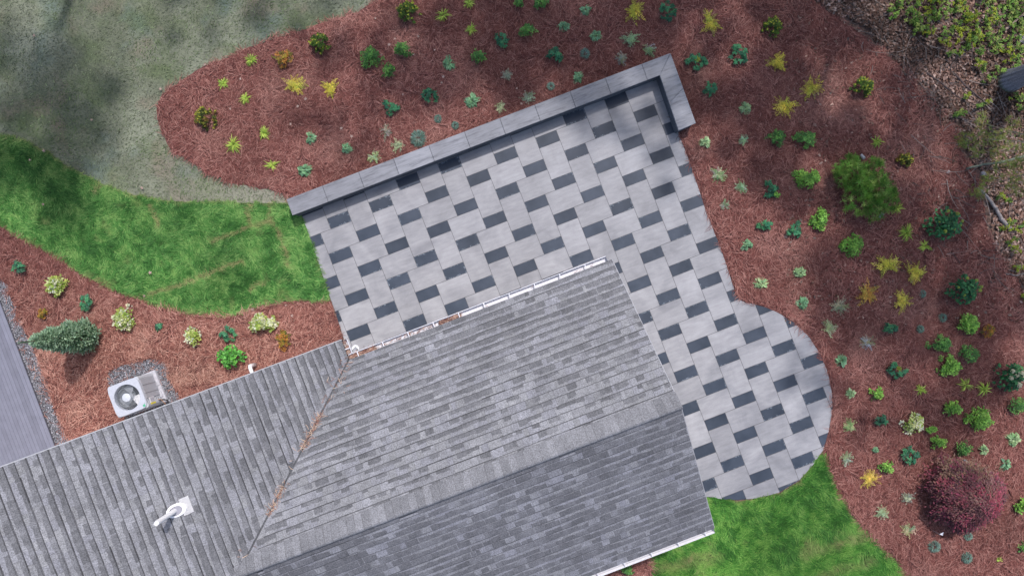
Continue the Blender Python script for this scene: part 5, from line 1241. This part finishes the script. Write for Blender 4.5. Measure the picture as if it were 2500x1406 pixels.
def tree(bx, by, cz, rad, seed, lab, which, trunk_r=.2, base=(0, 0), dens=1.0, lean=(0, 0)):
    root = empty('oak_tree', (bx, by, 0)); tag(root, lab, 'tree', 'tall trees around the garden'); rng = random.Random(seed); me, cl = CR[which]; k = rad / 3.0
    c = bpy.data.objects.new('crown', me); COL.objects.link(c); c.parent = root; c.location = (lean[0], lean[1], cz); c.scale = (k, k, k); c.rotation_euler.z = rng.uniform(0, 6.28)
    t_ = MB(); t_.tube([(0, 0, -.1), (0, 0, .3), (lean[0] * .1, lean[1] * .1, cz * .35), (lean[0] * .6, lean[1] * .6, cz * .75), (lean[0], lean[1], cz + rad * .4)], [trunk_r * 1.5, trunk_r * 1.05, trunk_r * .9, trunk_r * .6, trunk_r * .2], 14, (.20, .20, .22))
    for (x, y, z, r) in cl[:9]: t_.tube([(lean[0] * .7, lean[1] * .7, cz * .8), (lean[0] + x * k * .5, lean[1] + y * k * .5, cz + z * k * .3 - .2), (lean[0] + x * k, lean[1] + y * k, cz + z * k)], [trunk_r * .35, trunk_r * .2, .02], 6, (.20, .20, .22))
    t_.build('trunk', M['bark'], root)
SH = 1 / math.tan(SUN_EL)
SHADE = [(1130, 60, 10.5, 2.8, 0, 'above the middle of the straw bed'), (1480, 0, 11.5, 3.0, 1, 'above the largest golden fern'), (1850, 30, 11, 3.0, 0, 'above the shaded yellow-tipped shrub'), (2180, 150, 11, 3.0, 2, 'nearest the leafy undergrowth'),
 (1950, 360, 10.5, 2.4, 0, 'casting dapples beside the pine'), (2250, 400, 12, 2.8, 2, 'casting dapples around the pine'), (70, 290, 11, 2.9, 0, 'above the dim left corner of the seeded soil'), (560, -60, 12, 2.8, 2, 'above the tip of the straw bed'),
 (2100, 640, 12.5, 2.4, 1, 'behind the woodland edge at the right'), (1640, 250, 12, 2.8, 2, 'casting thin dapples on the wall corner'), (1320, 120, 12.5, 3.0, 2, 'casting thin dapples along the long wall'), (2080, 930, 13.2, 2.2, 3, 'casting thin dapples on the patio curve'), (2300, 950, 13, 3.0, 2, 'casting thin dapples on the hydrangeas'), (880, 200, 12, 2.8, 3, 'casting thin dapples on the golden ferns'), (1200, 40, 12, 2.6, 3, 'above the painted ferns'), (1500, 180, 13, 2.6, 2, 'above the hostas near the top edge')]
for i, (px, py, z, r, wh, tl) in enumerate(SHADE):
    gx, gy, _ = W(px, py); cx, cy = gx + math.sin(SUN_AZ) * SH * z, gy + math.cos(SUN_AZ) * SH * z
    lx, ly = 0, 0
    if cx < 15.2 and cy < 9.2: ly = cy - 9.6
    tree(cx, cy - ly, z, r, i, 'tall leafy tree outside the top edge, ' + tl, wh, .17 if wh < 2 else .07, lean=(lx, ly))
def near_tree():
    x, y, _ = W(2461, 199, 0); root = empty('oak_tree', (x, y, 0)); tag(root, 'tall tree with thick grey furrowed trunk rising at the right edge above the undergrowth', 'tree', 'tall trees around the garden')
    rng = random.Random(3); n = 44; V = []; F = []; C = []; m_ = 90
    for j in range(m_):
        z = j * .12 - .05; rad = .26 * (1 + .35 * math.exp(-max(z, 0) / .22)) * (1 - .04 * z); 
        for i in range(n):
            a = 2 * math.pi * i / n; rg = math.sin(i * 2.6 + .7 * math.sin(z * 3 + i)) * .5 + math.sin(i * 4.1 + z * 2.2) * .3; V.append((rad * (1 + .07 * rg) * math.cos(a) + .02 * z, rad * (1 + .07 * rg) * math.sin(a), z)); k = .7 + .45 * rg; 
            base = np.array([.27, .275, .32]) if z > .12 else np.array([.13, .14, .08]); C.append(base * max(.35, k + .25))
    for j in range(m_ - 1):
        for i in range(n): F.append((j * n + i, j * n + (i + 1) % n, (j + 1) * n + (i + 1) % n, (j + 1) * n + i))
    np_obj('trunk', V, F, C, M['bark'], root)
    c = bpy.data.objects.new('crown', CR[0][0]); COL.objects.link(c); c.parent = root; c.location = (.9, .4, 12); c.scale = (1.0, 1.0, .8)
near_tree()
def olive_pine():
    """thin young pine whose loose needle sprays overhang the litter"""
    bx, by, _ = W(2560, 395, 0); root = empty('young_pine', (bx, by, 0)); tag(root, 'young pine with loose olive-green needle sprays reaching in from the right edge', 'pine')
    rng = random.Random(9); mb = MB(); tb = MB(); tb.tube([(0, 0, 0), (0, 0, 2.4), (.05, 0, 4.2)], [.06, .045, .01], 8, (.2, .17, .15))
    spots = [(2350, 335, 16), (2372, 348, 22), (2400, 318, 16), (2392, 300, 12), (2410, 345, 20), (2385, 375, 14), (2430, 370, 14), (2455, 350, 18), (2475, 300, 18), (2460, 320, 12), (2465, 385, 22), (2490, 360, 14), (2440, 400, 16), (2480, 410, 20), (2400, 440, 14), (2385, 462, 18), (2400, 472, 14), (2420, 430, 14), (2460, 440, 20), (2490, 440, 16), (2475, 455, 14), (2495, 400, 18), (2498, 330, 12), (2395, 285, 10), (2498, 470, 12), (2430, 335, 14), (2350, 350, 10)]
    for i, (px, py, r) in enumerate(spots):
        z = 2.0 + rng.uniform(-.5, .6); X, Y, _ = W(px, py, z); X -= bx; Y -= by; rr = r / S * .9
        for k in range(int(rr * rr * 520) + 6):
            a = rng.uniform(0, 6.28); q = math.sqrt(rng.random()); x, y, zz = X + rr * q * math.cos(a), Y + rr * q * math.sin(a), z + rng.uniform(-.12, .12); c0 = jit(rng.choice([(.17, .24, .035), (.22, .28, .045), (.26, .22, .05), (.12, .19, .03)]), rng, .2)
            for m_ in range(9):
                az = rng.uniform(0, 6.283); l_ = rng.uniform(.06, .12); sx, sy = -math.sin(az) * .004, math.cos(az) * .004; dz = rng.uniform(-.03, .05)
                mb.add([(x - sx, y - sy, zz), (x + sx, y + sy, zz), (x + math.cos(az) * l_, y + math.sin(az) * l_, zz + dz)], [(0, 1, 2)], c0)
        if i % 3 == 0: tb.tube([(0, 0, z * .8), (X * .5, Y * .5, z * .95), (X, Y, z)], [.018, .011, .004], 5, (.16, .16, .13))
    mb.build('foliage', M['leaf'], root); tb.build('trunk', M['bark'], root)
olive_pine()
def rock(px, py, r, lab):
    rng = random.Random(px); x, y, _ = W(px, py, .05); b = MB(); q = [(r * rng.uniform(.7, 1.1) * math.cos(i * .785), r * rng.uniform(.7, 1.1) * math.sin(i * .785)) for i in range(8)]; b.prism(q, 0, r * .9, (.42, .40, .40), bevel=r * .3); o = b.build('rock', M['bark']); o.location = (x, y, .0); tag(o, lab, 'rock')
rock(2402, 424, .08, 'pale rounded rock in the litter beside the grey-green stick'); rock(2497, 95, .16, 'pale rock in the undergrowth at the right edge'); rock(2316, 419, .06, 'small grey rock in the straw left of the pale fallen branch')
SC.render.film_transparent = False
